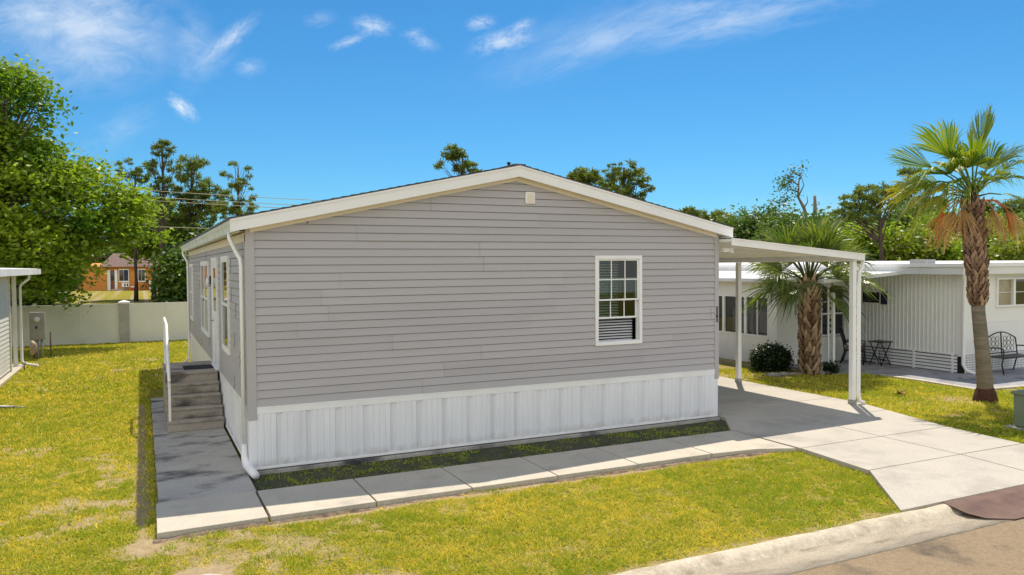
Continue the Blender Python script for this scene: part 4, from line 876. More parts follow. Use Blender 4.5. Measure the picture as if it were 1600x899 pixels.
# sabal palm beside the neighbour home
rs = np.random.RandomState(9)
sp = thing('sabal_palm', 'stout sabal palm with criss-cross leaf bases on its trunk beside the white neighbour home', 'palm tree', (14.15, 3.5, GZ))
mb = MB(); mb.tube([(14.15, 3.5, GZ), (14.14, 3.5, .4), (14.12, 3.5, 1.2), (14.10, 3.5, 2.0), (14.10, 3.5, 2.45)], [.235, .205, .19, .185, .11], 14); tk_ = mb.build('trunk', M_boot, sp)
mb = MB(); boots(mb, rs, [(14.15, 3.5, GZ), (14.14, 3.5, .4), (14.12, 3.5, 1.2), (14.10, 3.5, 2.35)], lambda f: .222 - .035 * f, .098, 8, .19, .095); mb.build('leaf_bases', M_boot, tk_)
hub = Vector((14.10, 3.5, 2.35))
for i in range(38):
    az = i * 2.39996 + rs.uniform(-.3, .3); el = R([80, 68, 58, 50, 42, 32, 20, 6, -10, -26][min(9, i // 4)] + rs.uniform(-6, 6))
    d = Vector((math.cos(az) * math.cos(el), math.sin(az) * math.cos(el), math.sin(el)))
    mb = MB(); frond(mb, rs, hub + Vector((d.x * .1, d.y * .1, rs.uniform(-.1, .05))), d, rs.uniform(.75, 1.05) * (1.0 if el > 0 else .75), rs.uniform(.8, 1.05), 112, 40, .25 + .40 * (1 - max(0, math.sin(el))), .42, .35, rs.uniform(-.7, .7), .95, (0, rs.uniform(.4, 1)))
    mb.build('frond', M_frond, sp)
# fan palm by the driveway
rs = np.random.RandomState(19)
fp = thing('fan_palm', 'tall fan palm with dead brown fronds and smooth lower trunk beside the driveway', 'palm tree', (14.24, -1.0, GZ))
A_ = lambda x, y, z: Vector((x, y, z))
pth = [A_(14.27, -1.0, GZ), A_(14.25, -1.0, .35), A_(14.20, -.97, 1.0), A_(14.13, -.93, 1.75), A_(14.12, -.92, 2.0)]
mb = MB(); mb.tube(pth, [.155, .15, .135, .125, .125], 14); tk_ = mb.build('trunk', M_palmbark, fp)
p2 = [A_(14.12, -.92, 1.9), A_(14.11, -.89, 2.6), A_(14.09, -.85, 3.3), A_(14.07, -.82, 4.0), A_(14.08, -.82, 4.25)]
mb = MB(); mb.tube(p2, [.14, .165, .175, .155, .08], 14); boots(mb, rs, p2[:4], lambda f: .150 + .04 * math.sin(f * 2.6) + .012 * math.sin(f * 21), .068, 10, .12, .055); mb.build('leaf_bases', M_boot2, tk_)
mb = MB(); mb.tube([A_(14.27, -1.0, GZ - .02), A_(14.27, -1.0, .06), A_(14.265, -1, .22)], [.23, .205, .15], 14)
for q in range(260):
    th = rs.uniform(0, 6.283); z = rs.uniform(GZ, .2); r0 = .21 - .25 * max(0, z) ; c = A_(14.27 + math.cos(th) * r0, -1 + math.sin(th) * r0, z); e = c + A_(math.cos(th) * .05, math.sin(th) * .05, -.1); tn = A_(-math.sin(th), math.cos(th), 0) * .012
    mb.add([c - tn, c + tn, e], [(0, 1, 2)])
mb.build('root_mat', M_rootmat, fp)
hub = A_(14.08, -.82, 4.15)
def pxdir(px, py, dep=0.0):    # direction from the palm's hub to a photo pixel, at the palm's own distance plus dep
    return (at(px, py, 15.77 + dep) - hub)
fr = [  # px, py of fan tip, depth offset, fan half-angle, split, droop, material
    (1541, 182, .1, 24, .82, .05, 0, 0.1), (1519, 207, .3, 28, .75, .1, 0, .8), (1450, 200, -.3, 48, .66, .22, 0, .5), (1476, 222, .6, 55, .6, .25, 0, 0), (1400, 240, .2, 24, .75, .32, 1, .9), (1565, 228, -.6, 66, .75, .25, 0, 1.2),
    (1603, 228, .3, 26, .5, .45, 0, .3), (1500, 238, -.9, 70, .65, .35, 0, -.2), (1395, 310, -.2, 30, .7, .55, 1, 1.1), (1420, 290, .5, 50, .5, .65, 0, .2), (1590, 262, -.5, 45, .4, .8, 0, -.5), (1450, 275, -1.0, 60, .5, .6, 0, .3),
    (1560, 285, -1.1, 60, .45, .7, 0, -.3), (1436, 335, -.4, 60, .4, .9, 1, .4), (1470, 320, -1.1, 60, .42, .9, 0, .1), (1605, 292, .6, 50, .45, .8, 0, .4), (1420, 352, .3, 50, .35, 1.0, 1, -.3), (1520, 300, 1.3, 75, .5, .6, 0, 0), (1480, 255, 1.2, 60, .55, .35, 0, 0),
    (1562, 248, 1.0, 60, .55, .35, 0, 0), (1520, 222, -.8, 50, .7, .25, 0, .4), (1505, 335, -1.2, 60, .35, .9, 0, .6), (1590, 325, -.3, 40, .35, .9, 1, .2), (1620, 255, .2, 50, .45, .7, 0, .1), (1462, 345, .5, 60, .35, 1.0, 0, .9), (1445, 310, .8, 60, .4, .8, 0, -.6),
    (1408, 330, -.6, 36, .4, .9, 1, -1.0), (1455, 360, -.8, 45, .3, 1.0, 1, .5), (1490, 215, .0, 40, .6, .3, 0, -.7)]
for (px, py, dep, fan, split, droop, mi, roll) in fr:
    v = pxdir(px, py, dep); ln = v.length; pet = ln * .52; rad = ln * .62
    up = v.normalized() + Vector((0, 0, droop * .55))
    mb = MB(); frond(mb, rs, hub + v.normalized() * .08, up, pet, max(.5, rad), fan, 30, droop * .95, split, .35, roll, 1.0, (0, .9)); mb.build('frond', M_frondyel if mi and rs.rand() < .45 else M_frond2, fp)
for (px, py, dep, m_) in ((1465, 385, .1, M_orangefrond), (1485, 410, -.4, M_deadfrond), (1475, 400, .4, M_deadfrond), (1500, 395, -.5, M_deadfrond), (1580, 375, .1, M_orangefrond), (1590, 365, .4, M_deadfrond), (1555, 345, -.3, M_deadfrond)):
    tgt = at(px, py, 15.77 + dep); h0 = hub + Vector((0, 0, -.15)); hd = Vector((tgt.x - h0.x, tgt.y - h0.y, 0)); elb = h0 + hd * .85 + Vector((0, 0, -.12)); mb = MB()
    mb.tube([h0, h0 + hd * .5 + Vector((0, 0, .06)), elb, elb + hd.normalized() * .05 + Vector((0, 0, -.10))], [.02, .016, .014, .012], 5, tint=.4)
    for q in range(3): frond(mb, rs, elb, hd.normalized() * rs.uniform(.15, .5) + Vector((rs.uniform(-.25, .25), rs.uniform(-.25, .25), -1)), .05, rs.uniform(.45, .8), rs.uniform(28, 48), 13, .25, .3, rs.uniform(.2, .8), rs.uniform(0, 3), .8, (0, 1), False)
    mb.build('dead_frond', m_, fp)
# dark clipped bush
def bush(name, label, c, r, rz, n, seed, m=M_bushleaf, leaf=(.07, .045)):
    t = thing(name, label, 'bush', (c[0], c[1], GZ)); rs = np.random.RandomState(seed); pts = blob_points(rs, [(Vector(c), r, r, rz), (Vector((c[0] - r * .5, c[1], c[2] - rz * .3)), r * .6, r * .6, rz * .7), (Vector((c[0] + r * .5, c[1], c[2] - rz * .25)), r * .6, r * .6, rz * .7)], n, .6)
    npmesh('foliage', leaves(rs, pts, 26, .07, *leaf), 4, m, t, rs.rand(n * 26)); mb = MB()
    for q in range(7): a = q * .9; mb.tube([(c[0], c[1], GZ), (c[0] + math.cos(a) * r * .4, c[1] + math.sin(a) * r * .4, c[2])], [.02, .01], 5)
    mb.build('stem', M_bark, t)
bush('rounded_bush', 'dark rounded bush at the foot of the sabal palm', (13.75, 4.45, .26), .47, .32, 420, 3)
bush('clipped_plant', 'small dark low plant between the sabal palm and the porch post', (14.72, 3.35, .02), .13, .12, 60, 4)

# ------------------------------------------------------------------ white neighbour home on the right
nb = thing('neighbour_home', 'low white ribbed-metal neighbour home with flat roof, porch and lattice skirt', 'house', (17.4, 1.6, GZ))
Mw = M_nbwall
mb = MB()   # front wall, panel grooves, window opening as recess
mb.box((17.4, 1.62, .42), (18.75, 1.75, 2.46)); mb.box((18.75, 1.62, .42), (27, 1.75, 1.62)); mb.box((18.75, 1.62, 2.34), (27, 1.75, 2.46)); mb.box((21.6, 1.62, 1.62), (27, 1.75, 2.34))
mb.box((17.4, 15.9, .42), (27, 16, 2.46)); mb.box((26.9, 1.75, .42), (27, 15.9, 2.46)); mb.build('front_wall', Mw, nb)
mb = MB()
for (zb, h) in ((.42, .02), (1.22, .008)): mb.box((17.42, 1.608, zb), (27, 1.619, zb + h))
mb.box((17.37, 1.59, .38), (17.52, 1.76, 2.45)); mb.build('wall_trim', M_white, nb, bevel=.003)
mb = MB(); y = 1.76; pr = []
while y < 15.9: pr += [(y, .0), (y + .07, .0), (y + .085, .016), (y + .105, .016)]; y += .12
for (a, oa), (b, ob) in zip(pr[:-1], pr[1:]): mb.quad((17.4 - ob, b, .42), (17.4 - oa, a, .42), (17.4 - oa, a, 2.46), (17.4 - ob, b, 2.46))
mb.build('ribbed_wall', Mw, nb)
mb = MB(); mb.box((17.41, 1.76, .42), (17.5, 15.9, 2.46)); mb.build('wall_core', Mw, nb)
# slatted skirt and its posts
mb = MB()
for k in range(5): z = -.03 + .085 * k; mb.box((17.375, 1.74, z), (17.395, 5.0, z + .062))
mb.box((17.37, 1.72, .40), (17.40, 5.0, .43)); mb.build('slat_skirt', M_white, nb)
for y in (1.85, 2.95, 4.1): mb = MB(); mb.box((17.355, y - .03, GZ), (17.374, y + .03, .41)); mb.build('skirt_post', M_white, nb)
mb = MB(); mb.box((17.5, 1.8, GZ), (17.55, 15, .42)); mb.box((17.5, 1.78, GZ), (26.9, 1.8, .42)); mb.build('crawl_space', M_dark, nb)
mb = MB(); x = 17.5
while x < 26: mb.box((x, 1.600, GZ), (x + .030, 1.608, .42)); x += .062
z = GZ
while z < .40: mb.box((17.5, 1.609, z), (26, 1.617, z + .024)); z += .062
mb.build('lattice_skirt', M_white, nb)
# front windows
for k in range(4):
    x0 = 18.72 + k * .72; mb = MB(); ring(mb, x0, x0 + .72, 1.60, 2.36, .045, 1.56, 1.66); mb.box((x0 + .045, 1.60, 1.97), (x0 + .675, 1.63, 1.985)); o = mb.build('window', M_white, nb, bevel=.003)
    mb = MB(); mb.box((x0 + .045, 1.635, 1.645), (x0 + .675, 1.645, 2.315)); mb.build('glass', M_glassdark if k else mat('curtained_pane', (.42, .36, .24), (.28, .24, .15), 3, .2, spec=.8), o)
# side window with shutters
mb = MB(); ring(mb, 3.98, 4.62, 1.62, 1.98, .03, -17.40, -17.35)
v = [(-q[1], q[0], q[2]) for q in mb.v]; mb.v = v; mb.v = [(abs(q[0]), q[1], q[2]) for q in v]; o = mb.build('window', M_white, nb)
mb = MB(); mb.box((17.365, 4.0, 1.64), (17.37, 4.6, 1.96)); mb.build('glass', M_glassdark, o)
for y in (3.78, 4.64): mb = MB(); mb.box((17.345, y, 1.62), (17.375, y + .19, 1.98)); mb.build('shutter', M_navy, nb, bevel=.003)
# main roof
mb = MB(); mb.box((16.98, 1.32, 2.47), (27.4, 16.2, 2.50)); mb.add([(16.98, 1.32, 2.50), (27.4, 1.32, 2.50), (27.4, 1.32, 2.74), (16.98, 1.32, 2.70), (16.98, 16.2, 2.50), (27.4, 16.2, 2.50), (27.4, 16.2, 2.82), (16.98, 16.2, 2.76), (22, 1.32, 2.80), (22, 16.2, 2.88)], [(0, 1, 2, 8, 3), (5, 4, 7, 9, 6), (4, 0, 3, 7), (1, 5, 6, 2), (3, 8, 9, 7), (8, 2, 6, 9)])
nr = mb.build('flat_roof', M_nbroof, nb)
mb = MB(); mb.box((16.94, 1.28, 2.66), (27.4, 1.318, 2.76)); mb.box((16.94, 1.318, 2.66), (16.978, 16.2, 2.745)); mb.build('roof_edge', M_white, nr, bevel=.004)
mb = MB(); mb.box((17.9, 3, 2.70), (18.3, 3.5, 2.86)); mb.build('roof_vent', M_steel, nr, bevel=.01)
mb = MB(); mb.tube([(17.1, 1.40, 2.50), (17.1, 1.40, 2.43), (17.27, 1.50, 2.28), (17.31, 1.53, 2.2), (17.31, 1.53, .2), (17.34, 1.46, .05), (17.42, 1.28, -.01)], .04, 10, squash=(1, .8)); mb.build('downspout', M_white, nb)
# porch wing
WX = 14.5
mb = MB(); mb.box((WX, 5.0, GZ), (WX + .1, 14, .70)); mb.box((WX, 5.0, 1.86), (WX + .1, 14, 2.34)); mb.box((WX, 5.0, .70), (WX + .1, 5.30, 1.86)); mb.box((WX, 10.9, .7), (WX + .1, 14, 1.86))
mb.box((WX + .1, 5.0, GZ), (15.35, 5.1, 2.36)); mb.box((16.1, 5.0, GZ), (17.36, 5.1, .66)); mb.box((15.35, 5.0, 2.1), (17.36, 5.1, 2.4)); mb.box((17.15, 5.0, .66), (17.36, 5.1, 2.1)); mb.build('wing_wall', Mw, nb)
for k in range(6):
    y0 = 5.30 + k * .93; mb = MB(); 
    for (a, b, c, d) in ((y0, y0 + .05, .70, 1.86), (y0 + .88, y0 + .93, .70, 1.86), (y0 + .05, y0 + .88, .70, .75), (y0 + .05, y0 + .88, 1.81, 1.86)): mb.box((WX - .015, a, c), (WX + .06, b, d))
    if k % 2 == 0: mb.box((WX, y0 + .44, .75), (WX + .03, y0 + .48, 1.81))
    o = mb.build('window', M_white, nb, bevel=.003)
    mb = MB(); mb.box((WX + .03, y0 + .05, .75), (WX + .04, y0 + .88, 1.81)); mb.build('glass', M_glassdark, o)
mb = MB(); ring(mb, 15.35, 16.1, GZ, 2.1, .05, 4.97, 5.06); mb.box((15.4, 5.0, .95), (16.05, 5.03, 1.05)); mb.box((15.4, 5.0, GZ + .05), (16.05, 5.03, .3)); dr_ = mb.build('door', M_white, nb, bevel=.003)
mb = MB(); mb.box((15.4, 5.03, .3), (16.05, 5.04, 2.05)); mb.build('glass', M_glassdark, dr_)
mb = MB(); ring(mb, 16.15, 17.12, .68, 2.08, .05, 4.97, 5.06); mb.box((16.2, 5.0, 1.3), (17.07, 5.03, 1.35)); mb.box((16.2, 5.0, 1.65), (17.07, 5.03, 1.68)); o = mb.build('window', M_white, nb, bevel=.003)
mb = MB(); mb.box((16.2, 5.03, .73), (17.07, 5.04, 2.03)); mb.build('glass', M_glassdark, o)
zr = lambda x: 2.36 + (x - 14.2) * .065
mb = MB(); v = [(14.2, 3.1, zr(14.2) - .09), (17.34, 3.1, zr(17.34) - .09), (17.34, 14.3, zr(17.34) - .09), (14.2, 14.3, zr(14.2) - .09)]; w = [(p[0], p[1], p[2] + .09) for p in v]
mb.add(v + w, [(0, 3, 2, 1), (4, 5, 6, 7), (0, 1, 5, 4), (1, 2, 6, 5), (2, 3, 7, 6), (3, 0, 4, 7)]); pr_ = mb.build('porch_roof', M_nbroof, nb)
mb = MB(); x = 14.3
while x < 17.3: mb.add([(x, 3.11, zr(x) + .002), (x + .02, 3.11, zr(x) + .018), (x + .04, 3.11, zr(x) + .002), (x, 14.2, zr(x) + .002), (x + .02, 14.2, zr(x) + .018), (x + .04, 14.2, zr(x) + .002)], [(0, 1, 4, 3), (1, 2, 5, 4)]); x += .3
mb.build('roof_seam', M_nbroof, pr_)
for (x, y, w_) in ((14.92, 3.45, .035), (14.74, 3.45, .018)):
    mb = MB(); mb.box((x - w_, y - w_, GZ), (x + w_, y + w_, zr(x) - .095)); mb.build('porch_post', M_white, nb, bevel=.003)
mb = MB()
for k in range(14): z = .1 + k * .15; mb.tube([(14.755, 3.45, z), (14.89, 3.45, z + .15)], .006, 4); mb.tube([(14.89, 3.45, z), (14.755, 3.45, z + .15)], .006, 4)
mb.build('post_lattice', M_white, nb)
M_patio = mat('patio_pavers', (.34, .34, .36), (.25, .25, .27), 5, .9, .003, 50, c3=(.15, .15, .16), s3=1.5, t3=(.5, .7))
mb = MB(); mb.prism([(15.5, -.05), (17.0, -.22), (24, -.5), (24, 1.595), (17.35, 1.595), (17.35, 4.995), (14.62, 4.995), (14.62, 3.1), (15.6, 2.5), (15.62, 1.2)], -.2, -.045); struct(mb.build('patio', M_patio, bevel=.005))
mb = MB(); 
for a, b in (((15.5, -.05), (15.62, 1.2)), ((15.62, 1.2), (15.6, 2.5)), ((15.5, -.05), (17.0, -.22)), ((17.0, -.22), (24, -.5))):
    n = max(2, int(math.hypot(b[0] - a[0], b[1] - a[1]) / .3))
    for q in range(n):
        u0, u1 = q / n, (q + .96) / n; dx, dy = b[0] - a[0], b[1] - a[1]; l = math.hypot(dx, dy); nx, ny = -dy / l * .16, dx / l * .16
        if nx > 0: nx, ny = nx, ny
        if b[0] > 16.5: nx, ny = 0, -.16
        else: nx, ny = (-.16, 0) if abs(dy) > abs(dx) else (0, -.16)
        mb.prism([(a[0] + dx * u0, a[1] + dy * u0), (a[0] + dx * u1, a[1] + dy * u1), (a[0] + dx * u1 + nx, a[1] + dy * u1 + ny), (a[0] + dx * u0 + nx, a[1] + dy * u0 + ny)], -.2, -.040)
struct(mb.build('patio_edging', M_walk, bevel=.006))
# loose pavers by the downspout: flat stones
for k, (x, y) in enumerate(((16.55, 1.0), (16.72, .8), (16.95, .62))):
    pv = MB().box((x, y, -.044), (x + .26, y + .14, -.012)).build('paver', M_rock, None, bevel=.006); tag(pv, ('loose gray paver on the patio nearest the porch', 'loose gray paver on the patio, middle of three', 'loose gray paver on the patio nearest the fan palm')[k], 'paver', 'loose pavers on the patio')
# border rocks by the sabal palm
rr = random.Random(2); proto = None
for k in range(16):
    f = k / 15; x = 12.9 + 1.75 * f + rr.uniform(-.05, .05); y = 3.75 - 1.0 * f * .35 + rr.uniform(-.08, .08)
    if proto is None:
        bm_ = MB(); u = []; import bmesh
        b2 = bmesh.new(); bmesh.ops.create_icosphere(b2, subdivisions=2, radius=.085)
        for v in b2.verts: v.co *= rr.uniform(.85, 1.12); v.co.z *= .55
        me = bpy.data.meshes.new('border_rock'); b2.to_mesh(me); b2.free(); me.materials.append(M_rock); proto = bpy.data.objects.new('border_rock', me); o = proto; COL.objects.link(o)
    else: o = proto.copy(); COL.objects.link(o)
    o.location = (x, y, -.05); o.rotation_euler = (0, 0, rr.uniform(0, 6)); s_ = rr.uniform(.6, 1.3); o.scale = (s_ * rr.uniform(.8, 1.4), s_, s_); tag(o, 'small rough gray rock in the border row around the sabal palm bed', 'rock', 'border rocks around the sabal palm bed')

# ------------------------------------------------------------------ neighbour's furniture and small things
def chair(x, y, rot):
    t = thing('patio_chair', 'black metal patio armchair with tan cushion on the neighbour porch', 'chair', (x, y, -.045))
    M_ = Matrix.Translation((x, y, -.045)) @ Matrix.Rotation(rot, 4, 'Z'); q = lambda *p: M_ @ Vector(p)
    for sx in (-.27, .27):
        mb = MB(); mb.tube([q(sx, -.27, 0), q(sx, -.25, .3), q(sx, -.26, .60), q(sx, -.1, .64), q(sx, .22, .62)], .02, 7); mb.build('front_leg_and_arm', M_black, t)
        mb = MB(); mb.tube([q(sx, .33, 0), q(sx, .22, .35), q(sx, .25, .6), q(sx, .36, .98)], .02, 7); mb.build('rear_leg', M_black, t)
    mb = MB(); mb.box((-.27, -.27, .36), (.27, .24, .40), M=M_); mb.build('seat', M_black, t, bevel=.005)
    mb = MB(); mb.box((-.25, -.26, .40), (.25, .22, .47), M=M_); mb.build('cushion', M_cushion, t, bevel=.02)
    mb = MB(); mb.tube([q(-.27, .36, .98), q(0, .38, 1.02), q(.27, .36, .98)], .02, 7); mb.tube([q(-.27, .24, .52), q(.27, .24, .52)], .014, 6)
    for k in range(5): xx = -.2 + .1 * k; mb.tube([q(xx, .24, .52), q(xx, .37, 1.0)], .009, 5)
    mb.build('backrest', M_black, t)
chair(16.75, 4.35, R(35))
t = thing('side_table', 'small black folding table with crossed legs beside the slatted skirt', 'table', (17.05, 3.75, -.045))
mb = MB(); mb.box((16.83, 3.5, .59), (17.27, 3.98, .615)); mb.build('tabletop', M_black, t, bevel=.004)
for y in (3.56, 3.92):
    for s_ in (-1, 1): mb = MB(); mb.tube([(17.05 - .19 * s_, y, -.045), (17.05 + .19 * s_, y, .59)], .015, 6); mb.build('leg', M_black, t)
mb = MB()
for zz_ in (.12, .42): mb.tube([(17.05, 3.56, zz_), (17.05, 3.92, zz_)], .01, 5)
for (a, b) in (((16.86, 3.56, -.03), (17.24, 3.92, .3)), ((17.24, 3.56, -.03), (16.86, 3.92, .3))): mb.tube([a, b], .010, 5)
mb.build('stretcher', M_black, t)
# garden bench with scrolled back
t = thing('garden_bench', 'black scrolled metal garden bench against the lattice skirt', 'bench', (18.6, 1.15, -.045)); x0, x1 = 18.0, 19.25; yb = 1.38; yf = .95
for xx in (x0, x1):
    mb = MB(); mb.tube([(xx, yf - .02, -.045), (xx, yf + .03, .2), (xx, yf, .38), (xx, yf - .01, .58), (xx, yf + .1, .62), (xx, yb, .60)], .017, 7); mb.build('front_leg_and_arm', M_black, t)
    mb = MB(); mb.tube([(xx, yb + .08, -.045), (xx, yb - .02, .36), (xx, yb + .04, .80)], .017, 7); mb.build('rear_leg', M_black, t)
mb = MB(); mb.box((x0, yf, .36), (x1, yb, .385)); mb.tube([(x0, yf, .37), (x1, yf, .37)], .018, 7); mb.build('seat', M_black, t, bevel=.004)
for s_ in range(2):
    a = x0 + s_ * (x1 - x0) / 2; b = a + (x1 - x0) / 2
    mb = MB(); N_ = 10; arc = [(a + (b - a) * k / N_, yb + .04, .80 + .17 * math.sin(math.pi * ((s_ * N_ + k) / (2 * N_)))) for k in range(N_ + 1)]; mb.tube(arc, .016, 6)
    mb.tube([(a, yb, .44), (b, yb, .44)], .014, 6); mb.tube([(b if s_ == 0 else a, yb, .40), (b if s_ == 0 else a, yb + .03, .97)], .016, 6)
    for cx in (.25, .5, .75):
        for cz in (.54, .68, .80):
            c_ = Vector((a + (b - a) * cx, yb + .02, cz)); mb.tube([c_ + Vector((math.cos(q_) * .07, 0, math.sin(q_) * .065)) for q_ in [i_ * math.pi / 5 for i_ in range(11)]], .006, 4)
    mb.build('back_panel', M_black, t)
# plant hook
t = thing('garden_stake', 'thin black garden stake with a small hanging bird ornament by the corner downspout', 'garden stake', (17.75, 1.25, -.045))
mb = MB(); mb.tube([(17.62, 1.25, -.045), (17.58, 1.25, .95)], .011, 6); mb.tube([(17.25, 1.25, .80), (17.6, 1.25, .80)], .006, 5); mb.build('pole', M_black, t)
mb = MB(); mb.tube([(17.42, 1.25, .80), (17.42, 1.25, .70)], .004, 4); mb.tube([(17.36, 1.25, .63), (17.41, 1.25, .66), (17.47, 1.25, .68), (17.52, 1.25, .74)], [.004, .03, .028, .003], 7); mb.build('bird_ornament', M_black, t)
# utility cabinet
t = thing('utility_cabinet', 'squat green utility cabinet on a gravel pad at the right edge of the lawn', 'utility box', (12.6, -2.4, GZ))
mb = MB(); mb.box((12.10, -3.75, -.02), (12.95, -2.88, .52)); mb.build('body', M_green, t, bevel=.012)
mb = MB(); mb.box((12.07, -3.78, .52), (12.98, -2.85, .575)); mb.build('lid', M_green, t, bevel=.015)
mb = MB(); mb.box((12.085, -3.40, .36), (12.10, -3.24, .46)); mb.build('warning_plate', M_black, t)
mb = MB(); mb.box((12.081, -3.38, .38), (12.0845, -3.26, .44)); mb.build('warning_label', M_frondyel, t)
mb = MB(); mb.box((12.0, -3.85, -.12), (13.05, -2.78, -.03)); mb.build('pad', M_rock, t, bevel=.01)
# dry frond on lawn
mb = MB(); rs2 = random.Random(4)
for q in range(14): a = rs2.uniform(0, 6.28); p_ = Vector((13.32, .26, -.03)); e = p_ + Vector((math.cos(a) * .17, math.sin(a) * .1, rs2.uniform(-.02, .1))); s_ = Vector((-math.sin(a), math.cos(a), .3)) * .022; mb.add([p_ - s_, p_ + s_, e + s_ * .6, e - s_ * .6], [(0, 1, 2, 3)])
tag(mb.build('dry_leaf', mat('dry_red_brown', (.14, .04, .03), None, rough=.8)), 'curled red-brown dry leaf lying on the lawn beyond the carport post', 'dry leaf')

# ------------------------------------------------------------------ left neighbour
ln = thing('left_neighbour_home', 'cream-sided neighbour home cut off by the left edge with a white patio roof', 'house', (-4.6, 12, GZ))
mb = MB(); z = .05
while z < 2.6: mb.add([(-4.56, 4, z), (-4.56, 13.7, z), (-4.575, 13.7, z + .114), (-4.575, 4, z + .114), (-4.58, 4, z), (-4.58, 13.7, z)], [(0, 3, 2, 1), (0, 1, 5, 4)]); z += .1143
M_nl = mat('cream_siding', (.70, .68, .62), (.66, .64, .58), 1.5, .6)
mb.build('siding', M_nl, ln)
mb = MB(); mb.box((-12, 4, GZ), (-4.60, 13.68, 2.64)); mb.box((-4.60, 13.70, GZ), (-4.53, 13.78, 2.64)); mb.build('wall', M_nl, ln)
mb = MB(); v = [(-4.28, 3.5, 2.64), (-4.28, 17.7, 2.64), (-12, 17.7, 2.9), (-12, 3.5, 2.9)]; w = [(p[0], p[1], p[2] + .16) for p in v]; mb.add(v + w, [(0, 1, 2, 3), (4, 7, 6, 5), (0, 4, 5, 1), (1, 5, 6, 2), (2, 6, 7, 3), (3, 7, 4, 0)]); mb.box((-4.30, 3.5, 2.62), (-4.20, 17.72, 2.79)); mb.build('roof', M_nbroof, ln)
mb = MB(); mb.box((-4.66, 15.05, .0), (-4.56, 15.15, 2.64)); mb.build('patio_post', M_white, ln, bevel=.003)
mb = MB(); mb.tube([(-4.26, 15.3, 2.62), (-4.26, 15.3, 2.5), (-4.42, 15.2, 2.36), (-4.47, 15.2, 2.28), (-4.47, 15.2, .15), (-4.42, 15.15, .06), (-4.05, 14.9, .0)], .042, 9, squash=(1, .8)); mb.build('downspout', M_white, ln)
struct(slabs('left_slab', [[(-12, 8), (-4.42, 8), (-4.42, 15.6), (-12, 15.6)]], M_walk))
mp = thing('meter_pedestal', 'gray electric meter cabinet on pipe legs in front of the boundary wall', 'meter box', (-4.3, 17.5, GZ))
mb = MB(); mb.box((-4.52, 17.4, .55), (-4.10, 17.62, 1.42)); mc = mb.build('cabinet', M_steel, mp, bevel=.015)
mb = MB(); mb.tube([(-4.31, 17.36, 1.2), (-4.31, 17.4, 1.2)], .085, 16); mb.build('meter_dial', mat('meter_dial_glass', (.75, .76, .7), None, rough=.15), mc)
mb = MB(); mb.box((-4.36, 17.39, .9), (-4.30, 17.399, .98)); mb.build('latch', M_black, mc)
for (x, r_) in ((-4.42, .03), (-4.32, .05), (-4.2, .04)): mb = MB(); mb.tube([(x, 17.5, GZ), (x, 17.5, .56)], r_, 8); mb.build('leg', M_steel if r_ > .035 else M_wood, mp)
mb = MB(); mb.tube([(-4.0, 17.9, GZ), (-4.0, 17.9, .75)], .022, 6); tag(mb.build('ground_stake', M_wood), 'thin brown stake standing right of the electric meter cabinet', 'stake')
# solar light and hose reel by the post
t = thing('path_light', 'small black path light in front of the left patio post', 'path light', (-4.3, 14.2, GZ)); mb = MB(); mb.tube([(-4.3, 14.2, GZ), (-4.3, 14.2, .12)], .012, 6); mb.build('stem', M_black, t); mb = MB(); mb.tube([(-4.3, 14.2, .12), (-4.3, 14.2, .2)], [.05, .04], 10); mb.build('lamp_head', M_steel, t)
mb = MB(); mb.tube([(-4.35, 16.2, .2), (-4.3, 16.2, .3), (-4.28, 16.2, .5), (-4.33, 16.2, .62)], [.05, .09, .09, .04], 8); tag(mb.build('garden_ornament', mat('tan_ceramic', (.50, .40, .28), (.3, .22, .14), 8, .6)), 'small tan garden ornament between the left patio post and the meter cabinet', 'ornament')
mb = MB(); mb.tube([(-4.6, 7.8, -.03), (-4.1, 7.72, -.01), (-3.72, 7.62, -.03)], [.05, .05, .045], 8, squash=(.5, 1)); mb.tube([(-3.72, 7.62, -.03), (-3.5, 7.56, -.05)], [.035, .02], 6, squash=(.5, 1)); tag(mb.build('drain_pipe', M_steel), 'flattened gray drain pipe end lying on the grass at the left edge', 'pipe')
# valve cover at the bottom edge
t = thing('valve_box', 'gray ribbed valve box cover set in pale concrete in the front lawn', 'valve box', (-.8, -3.5, GZ))
mb = MB(); mb.prism([(-1.10, -3.72), (-.72, -3.72), (-.68, -3.42), (-.80, -3.33), (-1.03, -3.36)], -.12, -.068); mb.build('collar', M_pillar, t, bevel=.006)
mb = MB(); mb.box((-1.0, -3.66, -.1), (-.78, -3.42, -.060))
for k in range(5): mb.box((-.99 + k * .042, -3.65, -.060), (-.972 + k * .042, -3.43, -.055))
mb.build('lid', M_steel, t)

# ------------------------------------------------------------------ orange cottage beyond the wall
oc = thing('orange_cottage', 'small orange cottage with brown roof beyond the boundary wall', 'house', (*G(200, 100).xy, GZ))
def og(px, z, t=100.0): p = at(px, 440, t); return (p.x, p.y, z)
ax0, ax1, am = og(108, 0), og(172, 0), og(262, 0)
def wall(px0, px1, z0, z1, d0, d1, m, name, par=oc, z1b=None):
    a = og(px0, z0, 100); b = og(px1, z0, 100); dx, dy = b[0] - a[0], b[1] - a[1]; l = math.hypot(dx, dy); nx, ny = dy / l, -dx / l
    mb = MB(); f = lambda p, d, z: (p[0] + nx * d, p[1] + ny * d, z); z1b = z1 if z1b is None else z1b
    v = [f(a, d1, z0), f(b, d1, z0), f(b, d0, z0), f(a, d0, z0), f(a, d1, z1), f(b, d1, z1b), f(b, d0, z1b), f(a, d0, z1)]
    mb.add(v, [(0, 3, 2, 1), (4, 5, 6, 7), (0, 1, 5, 4), (1, 2, 6, 5), (2, 3, 7, 6), (3, 0, 4, 7)]); return mb.build(name, m, par)
